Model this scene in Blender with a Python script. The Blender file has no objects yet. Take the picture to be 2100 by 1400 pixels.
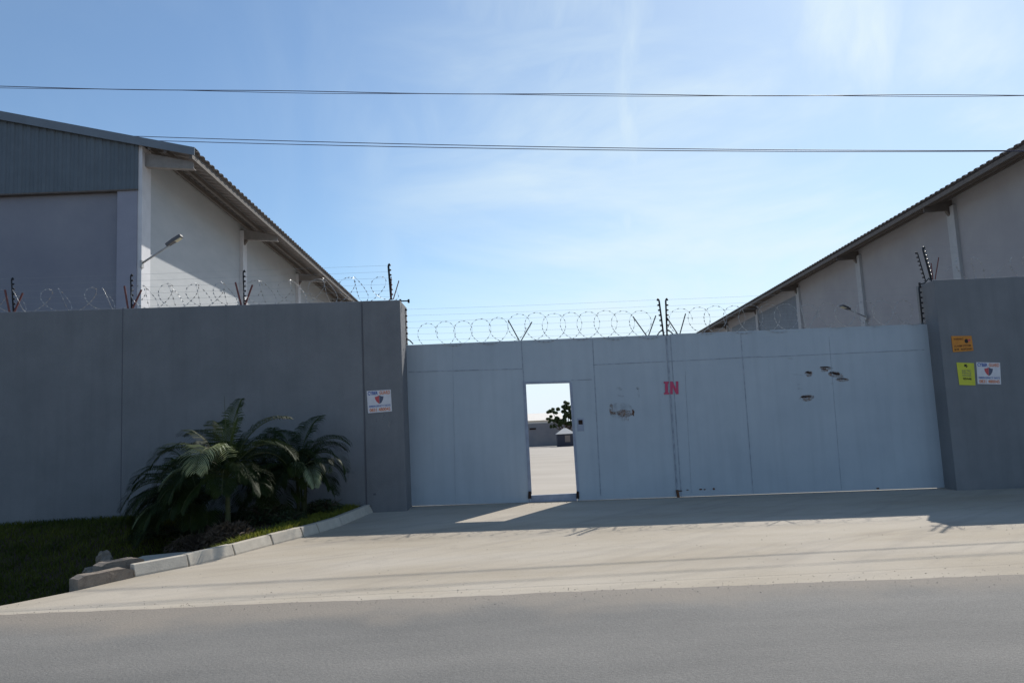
import bpy, bmesh, math, random
from mathutils import Vector, Matrix, Euler
import mathutils.noise as mnoise
rnd = random.Random(7)
sc = bpy.context.scene
COL = sc.collection
R = math.radians
# ------------------------------------------------------------------ camera
F = 1560.0
CAM = Vector((0, 0, 1.5))
ROT = Euler((R(90 + 6.5), 0, 0)).to_matrix() @ Matrix.Rotation(R(-2.7), 3, 'Z')
cd = bpy.data.cameras.new('camera'); cam = bpy.data.objects.new('camera', cd); COL.objects.link(cam)
cd.sensor_width = 36; cd.lens = 36 * F / 2100; cd.clip_end = 6000; cd.clip_start = 0.05
cam.matrix_world = Matrix.Translation(CAM) @ ROT.to_4x4()
sc.camera = cam

def ray(px, py):
    return ROT @ Vector(((px - 1050) / F, -(py - 700) / F, -1))
def P(px, py, Y):
    d = ray(px, py); return CAM + d * (Y / d.y)
def G(px, py, z):
    d = ray(px, py); return CAM + d * ((z - CAM.z) / d.z)
def RP(px, py, p0, n):
    d = ray(px, py); return CAM + d * ((p0 - CAM).dot(n) / d.dot(n))

# ------------------------------------------------------------------ materials
MATS = {}
def mat(name, base, rough=0.8, var=0.0, scale=3.0, col2=None, bump=0.0, bscale=60, metal=0.0,
        stretch=(1, 1, 1), fine=0.0, detail=6, trans=0.0, spec=0.3):
    if name in MATS: return MATS[name]
    m = bpy.data.materials.new(name); m.use_nodes = True
    nt = m.node_tree; N = nt.nodes; L = nt.links
    b = N['Principled BSDF']
    b.inputs['Roughness'].default_value = rough; b.inputs['Metallic'].default_value = metal
    b.inputs['Specular IOR Level'].default_value = spec
    base = tuple(base) + (1,)
    b.inputs['Base Color'].default_value = base
    tc = N.new('ShaderNodeTexCoord'); mp = N.new('ShaderNodeMapping')
    mp.inputs['Scale'].default_value = stretch
    L.new(tc.outputs['Object'], mp.inputs['Vector'])
    out = None
    if var > 0 or col2:
        nz = N.new('ShaderNodeTexNoise'); nz.inputs['Scale'].default_value = scale
        nz.inputs['Detail'].default_value = detail; nz.inputs['Roughness'].default_value = 0.62
        L.new(mp.outputs[0], nz.inputs['Vector'])
        rp = N.new('ShaderNodeValToRGB')
        rp.color_ramp.elements[0].position = 0.33; rp.color_ramp.elements[1].position = 0.68
        c2 = tuple(col2) + (1,) if col2 else tuple(min(1, c * (1 + var)) for c in base[:3]) + (1,)
        c1 = base if col2 else tuple(c * (1 - var) for c in base[:3]) + (1,)
        rp.color_ramp.elements[0].color = c1; rp.color_ramp.elements[1].color = c2
        L.new(nz.outputs['Fac'], rp.inputs['Fac']); out = rp.outputs['Color']
    if fine > 0:
        n2 = N.new('ShaderNodeTexNoise'); n2.inputs['Scale'].default_value = 140; n2.inputs['Detail'].default_value = 3
        L.new(tc.outputs['Object'], n2.inputs['Vector'])
        r2 = N.new('ShaderNodeMapRange'); r2.inputs['From Min'].default_value = .3; r2.inputs['From Max'].default_value = .7
        r2.inputs['To Min'].default_value = 1 - fine; r2.inputs['To Max'].default_value = 1 + fine
        L.new(n2.outputs['Fac'], r2.inputs['Value'])
        mx = N.new('ShaderNodeVectorMath'); mx.operation = 'SCALE'
        if out is None:
            rg = N.new('ShaderNodeRGB'); rg.outputs[0].default_value = base; out = rg.outputs[0]
        L.new(out, mx.inputs[0]); L.new(r2.outputs[0], mx.inputs['Scale']); out = mx.outputs[0]
    if out is not None: L.new(out, b.inputs['Base Color'])
    if bump > 0:
        n3 = N.new('ShaderNodeTexNoise'); n3.inputs['Scale'].default_value = bscale; n3.inputs['Detail'].default_value = 5
        L.new(mp.outputs[0], n3.inputs['Vector'])
        bp = N.new('ShaderNodeBump'); bp.inputs['Strength'].default_value = bump; bp.inputs['Distance'].default_value = 0.02
        L.new(n3.outputs['Fac'], bp.inputs['Height']); L.new(bp.outputs[0], b.inputs['Normal'])
    if trans > 0:
        tr = N.new('ShaderNodeBsdfTranslucent')
        tr.inputs['Color'].default_value = tuple(min(1, c * 1.5) for c in base[:3]) + (1,)
        if out is not None: L.new(out, tr.inputs['Color'])
        ms = N.new('ShaderNodeMixShader'); ms.inputs[0].default_value = trans
        L.new(b.outputs[0], ms.inputs[1]); L.new(tr.outputs[0], ms.inputs[2])
        L.new(ms.outputs[0], N['Material Output'].inputs['Surface'])
    MATS[name] = m
    return m

def streaks(m, amount=0.18, scale=1.6, col=(0.03, 0.03, 0.03)):
    """vertical dirt runs mixed over whatever feeds the base colour"""
    nt = m.node_tree; N = nt.nodes; L = nt.links; b = N['Principled BSDF']
    tc = N.new('ShaderNodeTexCoord'); mp = N.new('ShaderNodeMapping'); mp.inputs['Scale'].default_value = (5, 5, 0.35)
    L.new(tc.outputs['Object'], mp.inputs['Vector'])
    nz = N.new('ShaderNodeTexNoise'); nz.inputs['Scale'].default_value = scale; nz.inputs['Detail'].default_value = 7
    L.new(mp.outputs[0], nz.inputs['Vector'])
    mr = N.new('ShaderNodeMapRange'); mr.inputs['From Min'].default_value = .45; mr.inputs['From Max'].default_value = .75
    mr.inputs['To Max'].default_value = amount
    L.new(nz.outputs['Fac'], mr.inputs['Value'])
    mx = N.new('ShaderNodeMix'); mx.data_type = 'RGBA'
    L.new(mr.outputs[0], mx.inputs['Factor'])
    if b.inputs['Base Color'].is_linked:
        L.new(b.inputs['Base Color'].links[0].from_socket, mx.inputs['A'])
    else: mx.inputs['A'].default_value = b.inputs['Base Color'].default_value
    mx.inputs['B'].default_value = col + (1,)
    L.new(mx.outputs['Result'], b.inputs['Base Color'])
    return m

M_asph = mat('asphalt', (0.152, 0.148, 0.140), .9, scale=.9, col2=(0.205, 0.197, 0.183), bump=.55, bscale=110, fine=.28, stretch=(.35, 1, 1))
M_conc = mat('concrete_apron', (0.345, 0.292, 0.220), .92, scale=.40, col2=(0.46, 0.41, 0.34), bump=.25, bscale=60, fine=.11, stretch=(.45, 1.3, 1), detail=9)
def tracks(m, amt=.3):
    nt = m.node_tree; N = nt.nodes; L = nt.links; b = N['Principled BSDF']
    src = b.inputs['Base Color'].links[0].from_socket
    tc = N.new('ShaderNodeTexCoord')
    for (rz, sc_, ns, lo, hi, a, col) in [(.75, (.28, 3.2, 1), 1.1, .52, .72, amt, (.20, .18, .165)), (.42, (.22, 4.5, 1), .9, .54, .74, amt, (.21, .19, .17)),
                                     (.02, (.10, 1.6, 1), 1.2, .50, .80, amt * .9, (.24, .215, .19)), (0, (1, 1, 1), 2.2, .62, .70, amt * .6, (.20, .18, .16)), (0, (.8, .8, 1), .55, .45, .7, .35, (.50, .45, .385))]:
        mp = N.new('ShaderNodeMapping'); mp.vector_type = 'TEXTURE'; mp.inputs['Rotation'].default_value = (0, 0, rz)
        mp.inputs['Scale'].default_value = tuple(1 / q for q in sc_)
        nz = N.new('ShaderNodeTexNoise'); nz.inputs['Scale'].default_value = ns; nz.inputs['Detail'].default_value = 7; nz.inputs['Distortion'].default_value = .35
        mr = N.new('ShaderNodeMapRange'); mr.inputs['From Min'].default_value = lo; mr.inputs['From Max'].default_value = hi; mr.inputs['To Max'].default_value = a
        mx = N.new('ShaderNodeMix'); mx.data_type = 'RGBA'; mx.inputs['B'].default_value = col + (1,)
        L.new(tc.outputs['Object'], mp.inputs['Vector']); L.new(mp.outputs[0], nz.inputs['Vector']); L.new(nz.outputs['Fac'], mr.inputs['Value'])
        L.new(mr.outputs[0], mx.inputs['Factor']); L.new(src, mx.inputs['A']); src = mx.outputs['Result']
    L.new(src, b.inputs['Base Color'])
tracks(M_conc)
M_yard = mat('yard_concrete', (0.36, 0.32, 0.275), .92, scale=.35, col2=(0.44, 0.40, 0.35), bump=.2, bscale=30, fine=.06, stretch=(.4, 1, 1))
M_dirt = mat('dry_earth', (0.20, 0.155, 0.115), .95, scale=1.0, col2=(0.28, 0.22, 0.165), bump=.5, bscale=20, fine=.15)
M_soil = mat('garden_soil', (0.045, 0.030, 0.022), .95, scale=3.0, col2=(0.085, 0.058, 0.042), bump=.9, bscale=25, fine=.25)
M_wall = streaks(mat('grey_plaster', (0.168, 0.175, 0.185), .9, scale=1.3, col2=(0.205, 0.21, 0.22), bump=.35, bscale=90, fine=.08), .15, col=(.09, .09, .10))
M_pier = streaks(mat('grey_plaster_pier', (0.165, 0.168, 0.178), .9, scale=2.3, col2=(0.20, 0.203, 0.21), bump=.4, bscale=90, fine=.08), .15, col=(.09, .09, .10))
M_joint = mat('joint_sealant', (0.11, 0.11, 0.125), .8)
M_gate = streaks(mat('gate_paint', (0.345, 0.395, 0.445), .5, scale=1.0, col2=(0.40, 0.45, 0.495), bump=.12, bscale=5, fine=.05), .16, col=(.20, .23, .27))
M_seam = mat('gate_seam', (0.27, 0.305, 0.355), .6, var=.3, scale=8)
M_gframe = mat('gate_frame_paint', (0.27, 0.30, 0.37), .55, var=.15, scale=6)
M_rust = mat('rust', (0.05, 0.026, 0.018), .9, scale=25, col2=(0.16, 0.075, 0.04), bump=.4)
M_hole = mat('torn_dark', (0.030, 0.018, 0.014), .9)
M_plaster = mat('cream_wall', (0.405, 0.425, 0.44), .9, scale=.8, col2=(0.455, 0.47, 0.48), bump=.2, bscale=12, fine=.04, stretch=(1, 1, 4))
M_plasterg = mat('gable_wall_paint', (0.20, 0.21, 0.255), .9, scale=.8, col2=(0.24, 0.25, 0.29), bump=.2, bscale=20, fine=.05)
M_pil = mat('pilaster_paint', (0.60, 0.60, 0.62), .8, var=.06, scale=3)
M_roof = mat('roof_sheet', (0.22, 0.20, 0.19), .55, var=.15, scale=2, metal=.2)
M_clad = mat('cladding_sheet', (0.105, 0.13, 0.155), .5, var=.1, scale=2)
M_fascia = mat('verge_flashing', (0.15, 0.18, 0.215), .5, var=.08, scale=2)
M_steel = mat('galvanised_steel', (0.36, 0.36, 0.36), .6, var=.15, scale=6, metal=.2)
M_brk = mat('bracket_steel', (0.24, 0.225, 0.215), .65, var=.12, scale=6)
M_purl = mat('purlin_steel', (0.12, 0.105, 0.095), .7, var=.15, scale=6)
M_post = mat('fence_post_dark', (0.02, 0.025, 0.032), .5)
M_ins = mat('insulator_black', (0.012, 0.012, 0.016), .4)
M_red = mat('red_oxide_arm', (0.12, 0.045, 0.045), .7, scale=20, col2=(0.19, 0.075, 0.065))
M_wire = mat('razor_wire_steel', (0.42, 0.42, 0.42), .45, var=.2, scale=30, metal=.5)
M_armd = mat('dark_arm_steel', (0.04, 0.045, 0.05), .6)
M_strand = mat('fence_strand', (0.30, 0.31, 0.32), .5, metal=.4)
M_cable = mat('power_cable', (0.06, 0.06, 0.10), .6)
M_kerb = mat('kerb_concrete', (0.43, 0.385, 0.32), .9, scale=7, col2=(0.52, 0.47, 0.39), bump=.15, bscale=50, fine=.06)
M_block = mat('old_block', (0.17, 0.14, 0.115), .95, scale=7, col2=(0.28, 0.235, 0.19), bump=.6, bscale=30, fine=.18)
M_white = mat('sign_white', (0.62, 0.60, 0.62), .5, var=.06, scale=12)
M_blue = mat('sign_blue', (0.03, 0.09, 0.32), .5)
M_orange = mat('sign_orange_print', (0.62, 0.20, 0.09), .5)
M_crest_r = mat('crest_red', (0.50, 0.08, 0.09), .5)
M_crest_b = mat('crest_slate', (0.09, 0.10, 0.15), .5)
M_obrd = mat('sign_orange', (0.60, 0.24, 0.03), .5, scale=9, col2=(0.48, 0.18, 0.03))
M_ybrd = mat('sign_yellow', (0.58, 0.57, 0.05), .5, scale=9, col2=(0.50, 0.50, 0.05))
M_blk = mat('print_black', (0.02, 0.02, 0.015), .6)
M_inred = mat('red_paint', (0.50, 0.055, 0.12), .7, scale=30, col2=(0.44, 0.08, 0.15))
M_trunk = mat('palm_trunk_green', (0.03, 0.042, 0.014), .7, scale=12, col2=(0.055, 0.06, 0.028), stretch=(1, 1, 4), bump=.3)
M_frond = mat('palm_leaf', (0.008, 0.017, 0.005), .6, scale=2.2, col2=(0.030, 0.046, 0.009), trans=.3, spec=.15)
M_frondp = mat('palm_leaf_sunlit', (0.15, 0.19, 0.10), .4, scale=3, col2=(0.30, 0.34, 0.19), trans=.3, spec=.3)  # pale copy of the leaf green, standing in for sun on some fronds
M_rach = mat('palm_rachis', (0.045, 0.055, 0.018), .6)
M_grass = mat('grass_blades', (0.045, 0.065, 0.010), .7, scale=1.5, col2=(0.14, 0.15, 0.022), trans=.4)
M_dry = mat('dry_leaves', (0.09, 0.065, 0.045), .8, scale=5, col2=(0.14, 0.105, 0.075), trans=.2)
M_shrub = mat('shrub_leaf', (0.03, 0.045, 0.02), .6, scale=5, col2=(0.05, 0.07, 0.03), trans=.2)
M_leaf = mat('tree_leaf', (0.035, 0.06, 0.02), .6, scale=2, col2=(0.10, 0.13, 0.05), trans=.3)
M_bark = mat('bark', (0.10, 0.075, 0.055), .9, var=.2, scale=10)
M_farwall = mat('far_wall_block', (0.22, 0.22, 0.24), .9, scale=.8, col2=(0.30, 0.28, 0.28), fine=.1)
M_hut = mat('hut_dark', (0.05, 0.055, 0.075), .7)
M_hutroof = mat('hut_roof', (0.45, 0.45, 0.44), .6)
M_farb = mat('far_building', (0.80, 0.74, 0.66), .8, var=.05, scale=.5)
M_lens = mat('lamp_lens', (0.55, 0.52, 0.38), .3)
M_lamph = mat('lamp_housing', (0.10, 0.10, 0.11), .5)

# ------------------------------------------------------------------ object helpers
ORG = {}
def tag(o, label, cat, group=None):
    o['label'] = label; o['category'] = cat
    if group: o['group'] = group
    return o
def thing(name, loc, label, cat, group=None):
    o = bpy.data.objects.new(name, None); COL.objects.link(o)
    o.location = loc; o.empty_display_size = .2
    ORG[o.name] = Vector(loc)
    return tag(o, label, cat, group)

class MB:
    def __init__(s): s.v = []; s.f = []
    def add(s, vs, fs):
        n = len(s.v); s.v += [Vector(v) for v in vs]; s.f += [tuple(i + n for i in f) for f in fs]; return s
    def prism(s, poly, ext):
        n = len(poly); ext = Vector(ext); poly = [Vector(p) for p in poly]
        vs = poly + [p + ext for p in poly]
        fs = [tuple(range(n)), tuple(range(2 * n - 1, n - 1, -1))]
        fs += [(i, i + n, (i + 1) % n + n, (i + 1) % n) for i in range(n)]
        return s.add(vs, fs)
    def obox(s, o, a, b, c):
        o = Vector(o); a = Vector(a); b = Vector(b); return s.prism([o, o + a, o + a + b, o + b], c)
    def box(s, x0, x1, y0, y1, z0, z1):
        return s.obox((x0, y0, z0), (x1 - x0, 0, 0), (0, y1 - y0, 0), (0, 0, z1 - z0))
    def tube(s, pts, r, n=5, cap=True):
        pts = [Vector(p) for p in pts]; k = len(pts); vs = []; fs = []
        rr = r if isinstance(r, (list, tuple)) else [r] * k
        prev = None
        for i, p in enumerate(pts):
            t = (pts[min(i + 1, k - 1)] - pts[max(i - 1, 0)])
            if t.length < 1e-9: t = Vector((0, 0, 1))
            t.normalize()
            if prev is None:
                a = t.orthogonal().normalized()
            else:
                a = prev - t * prev.dot(t)
                a = a.normalized() if a.length > 1e-6 else t.orthogonal().normalized()
            prev = a; b = t.cross(a)
            for j in range(n):
                an = 2 * math.pi * j / n
                vs.append(p + (a * math.cos(an) + b * math.sin(an)) * rr[i])
        for i in range(k - 1):
            for j in range(n):
                fs.append((i * n + j, i * n + (j + 1) % n, (i + 1) * n + (j + 1) % n, (i + 1) * n + j))
        if cap:
            fs.append(tuple(range(n - 1, -1, -1))); fs.append(tuple(range((k - 1) * n, k * n)))
        return s.add(vs, fs)
    def build(s, name, m, parent=None, smooth=False, bevel=0, fix=True, origin=None):
        if parent is not None: org = ORG[parent.name]
        elif origin is not None: org = Vector(origin)
        else:
            mn = [min(v[i] for v in s.v) for i in range(3)]; mxx = [max(v[i] for v in s.v) for i in range(3)]
            org = Vector(((mn[0] + mxx[0]) / 2, (mn[1] + mxx[1]) / 2, mn[2]))
        me = bpy.data.meshes.new(name)
        me.from_pydata([v - org for v in s.v], [], s.f)
        if fix:
            bm = bmesh.new(); bm.from_mesh(me)
            bmesh.ops.recalc_face_normals(bm, faces=bm.faces)
            bm.to_mesh(me); bm.free()
        me.materials.append(m)
        if smooth:
            for p in me.polygons: p.use_smooth = True
        o = bpy.data.objects.new(name, me); COL.objects.link(o)
        ORG[o.name] = org
        if parent is not None: o.parent = parent
        else: o.location = org
        if bevel:
            b = o.modifiers.new('bevel', 'BEVEL'); b.width = bevel; b.segments = 2; b.limit_method = 'ANGLE'
        return o

def kids(o): return [c for c in bpy.data.objects if c.parent == o]
def copy_tree(o, parent=None):
    c = o.copy(); COL.objects.link(c)
    if parent is not None: c.parent = parent
    for ch in kids(o): copy_tree(ch, c)
    return c

def text_mesh(name, s, BL, BR, TL, m, parent, bold=0.0, out=.0015):
    """fit a line of lettering into the parallelogram BL/BR/TL on a surface"""
    cu = bpy.data.curves.new('t', 'FONT'); cu.body = s; cu.size = 1; cu.offset = bold; cu.extrude = 0
    ob = bpy.data.objects.new('t', cu); COL.objects.link(ob)
    dg = bpy.context.evaluated_depsgraph_get()
    me = bpy.data.meshes.new_from_object(ob.evaluated_get(dg))
    bpy.data.objects.remove(ob)
    xs = [v.co.x for v in me.vertices]; ys = [v.co.y for v in me.vertices]
    x0, x1, y0, y1 = min(xs), max(xs), min(ys), max(ys)
    U = BR - BL; V = TL - BL; Nn = U.cross(V).normalized()
    if Nn.y > 0: Nn = -Nn
    org = ORG[parent.name]
    mb = MB()
    vs = [BL + U * ((v.co.x - x0) / (x1 - x0)) + V * ((v.co.y - y0) / (y1 - y0)) + Nn * out for v in me.vertices]
    fs = [tuple(p.vertices) for p in me.polygons]
    mb.add(vs, fs)
    bpy.data.meshes.remove(me)
    return mb.build(name, m, parent, fix=False)

# ------------------------------------------------------------------ world + sun
KX, KY = 0.58, 0.98
S = Vector((KX, KY, 1)).normalized()
elev = math.asin(S.z); az = math.atan2(S.x, S.y)
w = bpy.data.worlds.new('World'); sc.world = w; w.use_nodes = True
nt = w.node_tree; N = nt.nodes; L = nt.links
bg = N['Background']; bg.inputs['Strength'].default_value = 0.133
sky = N.new('ShaderNodeTexSky'); sky.sky_type = 'NISHITA'; sky.sun_disc = False
sky.sun_elevation = elev; sky.sun_rotation = az
sky.air_density = 1.05; sky.dust_density = 0.35; sky.ozone_density = 3.4; sky.altitude = 300
tc = N.new('ShaderNodeTexCoord')
def cloudmap(rotz, scl, nscale, lo, hi, dist=1.0, detail=9):
    mp = N.new('ShaderNodeMapping'); mp.inputs['Rotation'].default_value = rotz; mp.inputs['Scale'].default_value = scl
    L.new(tc.outputs['Generated'], mp.inputs['Vector'])
    nz = N.new('ShaderNodeTexNoise'); nz.inputs['Scale'].default_value = nscale; nz.inputs['Detail'].default_value = detail
    nz.inputs['Roughness'].default_value = .55; nz.inputs['Distortion'].default_value = dist
    L.new(mp.outputs[0], nz.inputs['Vector'])
    mr = N.new('ShaderNodeMapRange'); mr.interpolation_type = 'SMOOTHSTEP'
    mr.inputs['From Min'].default_value = lo; mr.inputs['From Max'].default_value = hi
    L.new(nz.outputs['Fac'], mr.inputs['Value']); return mr.outputs[0]
c1 = cloudmap((0.2, 0.5, 0.3), (1, .6, 2.6), 2.1, .38, .80, .7)
c2 = cloudmap((0.6, -0.7, 0.2), (2.6, .7, 1.0), 2.6, .42, .86, .5)
ad = N.new('ShaderNodeMath'); ad.operation = 'MAXIMUM'; L.new(c1, ad.inputs[0]); L.new(c2, ad.inputs[1])
# clouds thicken towards the sun side of the sky
dt = N.new('ShaderNodeVectorMath'); dt.operation = 'DOT_PRODUCT'
L.new(tc.outputs['Generated'], dt.inputs[0]); dt.inputs[1].default_value = Vector((.52, .78, .33)).normalized()
dm = N.new('ShaderNodeMapRange'); dm.inputs['From Min'].default_value = .70; dm.inputs['From Max'].default_value = 1.0
dm.inputs['To Min'].default_value = .08; dm.inputs['To Max'].default_value = 1.0
L.new(dt.outputs['Value'], dm.inputs['Value'])
ml = N.new('ShaderNodeMath'); ml.operation = 'MULTIPLY'; L.new(ad.outputs[0], ml.inputs[0]); L.new(dm.outputs[0], ml.inputs[1])
hs = N.new('ShaderNodeVectorMath'); hs.operation = 'MULTIPLY'; hs.inputs[1].default_value = (.93, 1.0, 1.0); L.new(sky.outputs[0], hs.inputs[0])
mx = N.new('ShaderNodeMix'); mx.data_type = 'RGBA'; m3 = N.new('ShaderNodeMath'); m3.operation = 'MULTIPLY_ADD'; m3.inputs[1].default_value = .32; m3.use_clamp = True
L.new(dm.outputs[0], m3.inputs[0]); L.new(ml.outputs[0], m3.inputs[2]); L.new(m3.outputs[0], mx.inputs['Factor'])
L.new(hs.outputs[0], mx.inputs['A']); mx.inputs['B'].default_value = (6.0, 7.0, 7.35, 1)
sx = N.new('ShaderNodeSeparateXYZ'); L.new(tc.outputs['Generated'], sx.inputs[0])
hz = N.new('ShaderNodeMapRange'); hz.interpolation_type = 'SMOOTHSTEP'
hz.inputs['From Min'].default_value = .20; hz.inputs['From Max'].default_value = .0; hz.inputs['To Max'].default_value = .9
L.new(sx.outputs['Z'], hz.inputs['Value'])
hm = N.new('ShaderNodeMix'); hm.data_type = 'RGBA'; L.new(hz.outputs[0], hm.inputs['Factor'])
L.new(mx.outputs['Result'], hm.inputs['A']); hm.inputs['B'].default_value = (6.0, 6.8, 7.6, 1)
L.new(hm.outputs['Result'], bg.inputs['Color'])
sd = bpy.data.lights.new('sun', 'SUN'); sd.energy = 5.0; sd.angle = R(.53); sd.color = (1, .95, .87)
sun = bpy.data.objects.new('sun', sd); COL.objects.link(sun)
sun.rotation_euler = S.to_track_quat('Z', 'Y').to_euler(); sun.location = (10, 20, 30)
sc.view_settings.view_transform = 'Standard'; sc.view_settings.look = 'None'
sc.view_settings.exposure = 0.0; sc.view_settings.gamma = 1

# ------------------------------------------------------------------ terrain
YG = 13.9          # gate plane
def ss(a, b, x):
    t = max(0, min(1, (x - a) / (b - a))); return t * t * (3 - 2 * t)
def Hb(y):
    if y < 6.8: return 0
    if y < YG: return .15 * (y - 6.8) / (YG - 6.8)
    if y < 80: return .15 - .65 * (y - YG) / (80 - YG)
    return -.5
def Hb(y, x=-1.9, H0=Hb):
    tl_ = -.0126 * (max(-4, min(14, x)) + 1.9) * ss(6.8, 12.5, y) * (1 - ss(20, 60, y))
    return H0(y) + tl_ + .043 * ss(10, YG, y) * (1 - ss(20, 60, y))
def Gb(px, py):        # pixel -> point of the apron surface
    z = 0.05
    for _ in range(12):
        p = G(px, py, z); z = Hb(p.y, p.x)
    return G(px, py, z)
LWA = P(820, 615, 13.3); LWB = P(0, 640, 12.8)      # the left wall's top line
lu = Vector((LWB.x - LWA.x, LWB.y - LWA.y, 0)).normalized()   # runs to the left
ln = Vector((-lu.y, lu.x, 0));
if ln.y > 0: ln = -ln                                # faces the camera
def LW(px, py, off=0): return RP(px, py, LWA + ln * off, ln)
kerbpx = [(765, 1050), (702, 1077), (655, 1092), (622, 1101), (560, 1117), (482, 1138), (388, 1161), (275, 1183)]
KP = [Gb(*p) for p in kerbpx]
edge = KP + [Gb(150, 1212), Gb(0, 1242), Gb(-200, 1268), Vector((-14, 7.35, 0)), Vector((-60, 7.3, 0))]
def edge_x(y):           # x of the kerb line at depth y
    for a, b in zip(edge, edge[1:]):
        if b.y <= y <= a.y:
            t = (y - a.y) / (b.y - a.y + 1e-9); return a.x + t * (b.x - a.x)
    return edge[0].x if y > edge[0].y else -60
def wall_y(x): return LWA.y + (x - LWA.x) * (lu.y / lu.x)
def Hbed(x, y):
    """planting bed left of the kerb, falling to a ditch at the left"""
    top = Hb(y, x) + .150
    ex = edge_x(y)
    d = ss(0.0, .9, ex - x) if y < 9.2 else 1
    k = ss(-3.7, -5.4, x) if False else ss(0, 1, (-3.6 - x) / 1.7)
    dip = ss(12.9, 9.6, y) if False else ss(0, 1, (12.9 - y) / 3.2)
    near = ss(7.45, 8.3, y)
    return top * (1 - k * dip) + (-.62) * k * dip * (0.35 + .65 * near) if k * dip > 0 else top

def grid_obj(name, xs, ys, hf, m, keep=None, off=0):
    vs = []; fs = []; nx = len(xs)
    for y in ys:
        for x in xs: vs.append((x, y, hf(x, y) + off))
    for j in range(len(ys) - 1):
        for i in range(nx - 1):
            cx = (xs[i] + xs[i + 1]) / 2; cy = (ys[j] + ys[j + 1]) / 2
            if keep is None or keep(cx, cy): fs.append((j * nx + i, j * nx + i + 1, (j + 1) * nx + i + 1, (j + 1) * nx + i))
    mb = MB(); mb.add(vs, fs); o = mb.build(name, m, None, origin=(0, 0, 0), fix=False, smooth=True)
    return o
def lin(a, b, n): return [a + (b - a) * i / n for i in range(n + 1)]

xs = [-3000, -1000, -300, -100, -60, -40, -25, -15] + lin(-10, 14, 24) + [20, 30, 45, 70, 120, 300, 1000, 3000]
ys = [-3000, -500, -60, -20, -6, 0, 6.8, 7.4, 8.3, 9.2, 10, 11, 12, 13, YG] + lin(16, 80, 16) + [100, 150, 300, 800, 3000]
def Hground(x, y):
    z = Hb(y, x)
    if x < -2.4 and 7.2 < y < 13.5: z = min(z, Hbed(x, y)) - .12
    if x < edge_x(y) + .5 and 7.3 < y < 13.6: z -= .75
    return z - .06
g = grid_obj('ground', xs, ys, Hground, M_dirt); g['kind'] = 'structure'

re0 = G(0, 1262, 0); re1 = G(2100, 1179, 0)
def road_y(x): return re0.y + (x - re0.x) * (re1.y - re0.y) / (re1.x - re0.x)
# road: ragged far edge
mb = MB(); vs = []; fs = []
xr = [-400, -120, -60, -30] + lin(-15, 15, 300) + [30, 60, 120, 400]
for x in xr:
    j = .03 * mnoise.noise(Vector((x * 3.1, 0, 0))) + .022 * mnoise.noise(Vector((x * 11, 2, 0))) + .05 * mnoise.noise(Vector((x * .7, 5, 0))) if abs(x) < 15.5 else 0
    yy = (road_y(max(-15, min(15, x)))) + j
    vs += [(x, -5.0, .012), (x, yy, .012)]
for i in range(len(xr) - 1): fs.append((2 * i, 2 * i + 2, 2 * i + 3, 2 * i + 1))
mb.add(vs, fs); o = mb.build('road', M_asph, None, origin=(0, 0, 0), fix=False); o['kind'] = 'structure'
nt_ = M_asph.node_tree; N_ = nt_.nodes; L_2 = nt_.links; b_ = N_['Principled BSDF']; src_ = b_.inputs['Base Color'].links[0].from_socket
tc_ = N_.new('ShaderNodeTexCoord'); sp_ = N_.new('ShaderNodeSeparateXYZ'); L_2.new(tc_.outputs['Object'], sp_.inputs[0])
nz_ = N_.new('ShaderNodeTexNoise'); nz_.inputs['Scale'].default_value = 1.3; nz_.inputs['Detail'].default_value = 9; L_2.new(tc_.outputs['Object'], nz_.inputs['Vector'])
m1 = N_.new('ShaderNodeMath'); m1.operation = 'MULTIPLY_ADD'; m1.inputs[1].default_value = 1.3; L_2.new(nz_.outputs['Fac'], m1.inputs[0]); L_2.new(sp_.outputs['Y'], m1.inputs[2])
mr_ = N_.new('ShaderNodeMapRange'); mr_.interpolation_type = 'SMOOTHSTEP'; mr_.inputs['From Min'].default_value = 6.75; mr_.inputs['From Max'].default_value = 7.6; mr_.inputs['To Max'].default_value = .75
L_2.new(m1.outputs[0], mr_.inputs['Value'])
mx_ = N_.new('ShaderNodeMix'); mx_.data_type = 'RGBA'; mx_.inputs['B'].default_value = (.27, .235, .195, 1)
L_2.new(mr_.outputs[0], mx_.inputs['Factor']); L_2.new(src_, mx_.inputs['A']); L_2.new(mx_.outputs['Result'], b_.inputs['Base Color'])
# apron (in front of the gate): polygon clipped by the kerb line on the left
mb = MB(); vs = []; fs = []
rows = [6.0, 6.6] + lin(6.8, 13.0, 62) + [13.3, 13.6, YG]
for y in rows:
    ex = max(-60, edge_x(y)) if 7.3 < y < edge[0].y else (edge[0].x if y >= edge[0].y else -60)
    if y >= edge[0].y: ex = -2.6
    for x in [ex] + [ex + (60 - ex) * t for t in (.02, .05, .1, .15, .18, .22, .26, .5, 1)]:
        vs.append((x, y, Hb(y, x)))
n = 10
for j in range(len(rows) - 1):
    for i in range(n - 1): fs.append((j * n + i, j * n + i + 1, (j + 1) * n + i + 1, (j + 1) * n + i))
mb.add(vs, fs); o = mb.build('pavement', M_conc, None, origin=(0, 0, 0), fix=False); o['kind'] = 'structure'
# yard behind the gate
o = grid_obj('yard', lin(-30, 40, 10), [YG] + lin(15, 82, 20), lambda x, y: Hb(y, x), M_yard); o['kind'] = 'structure'
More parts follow.
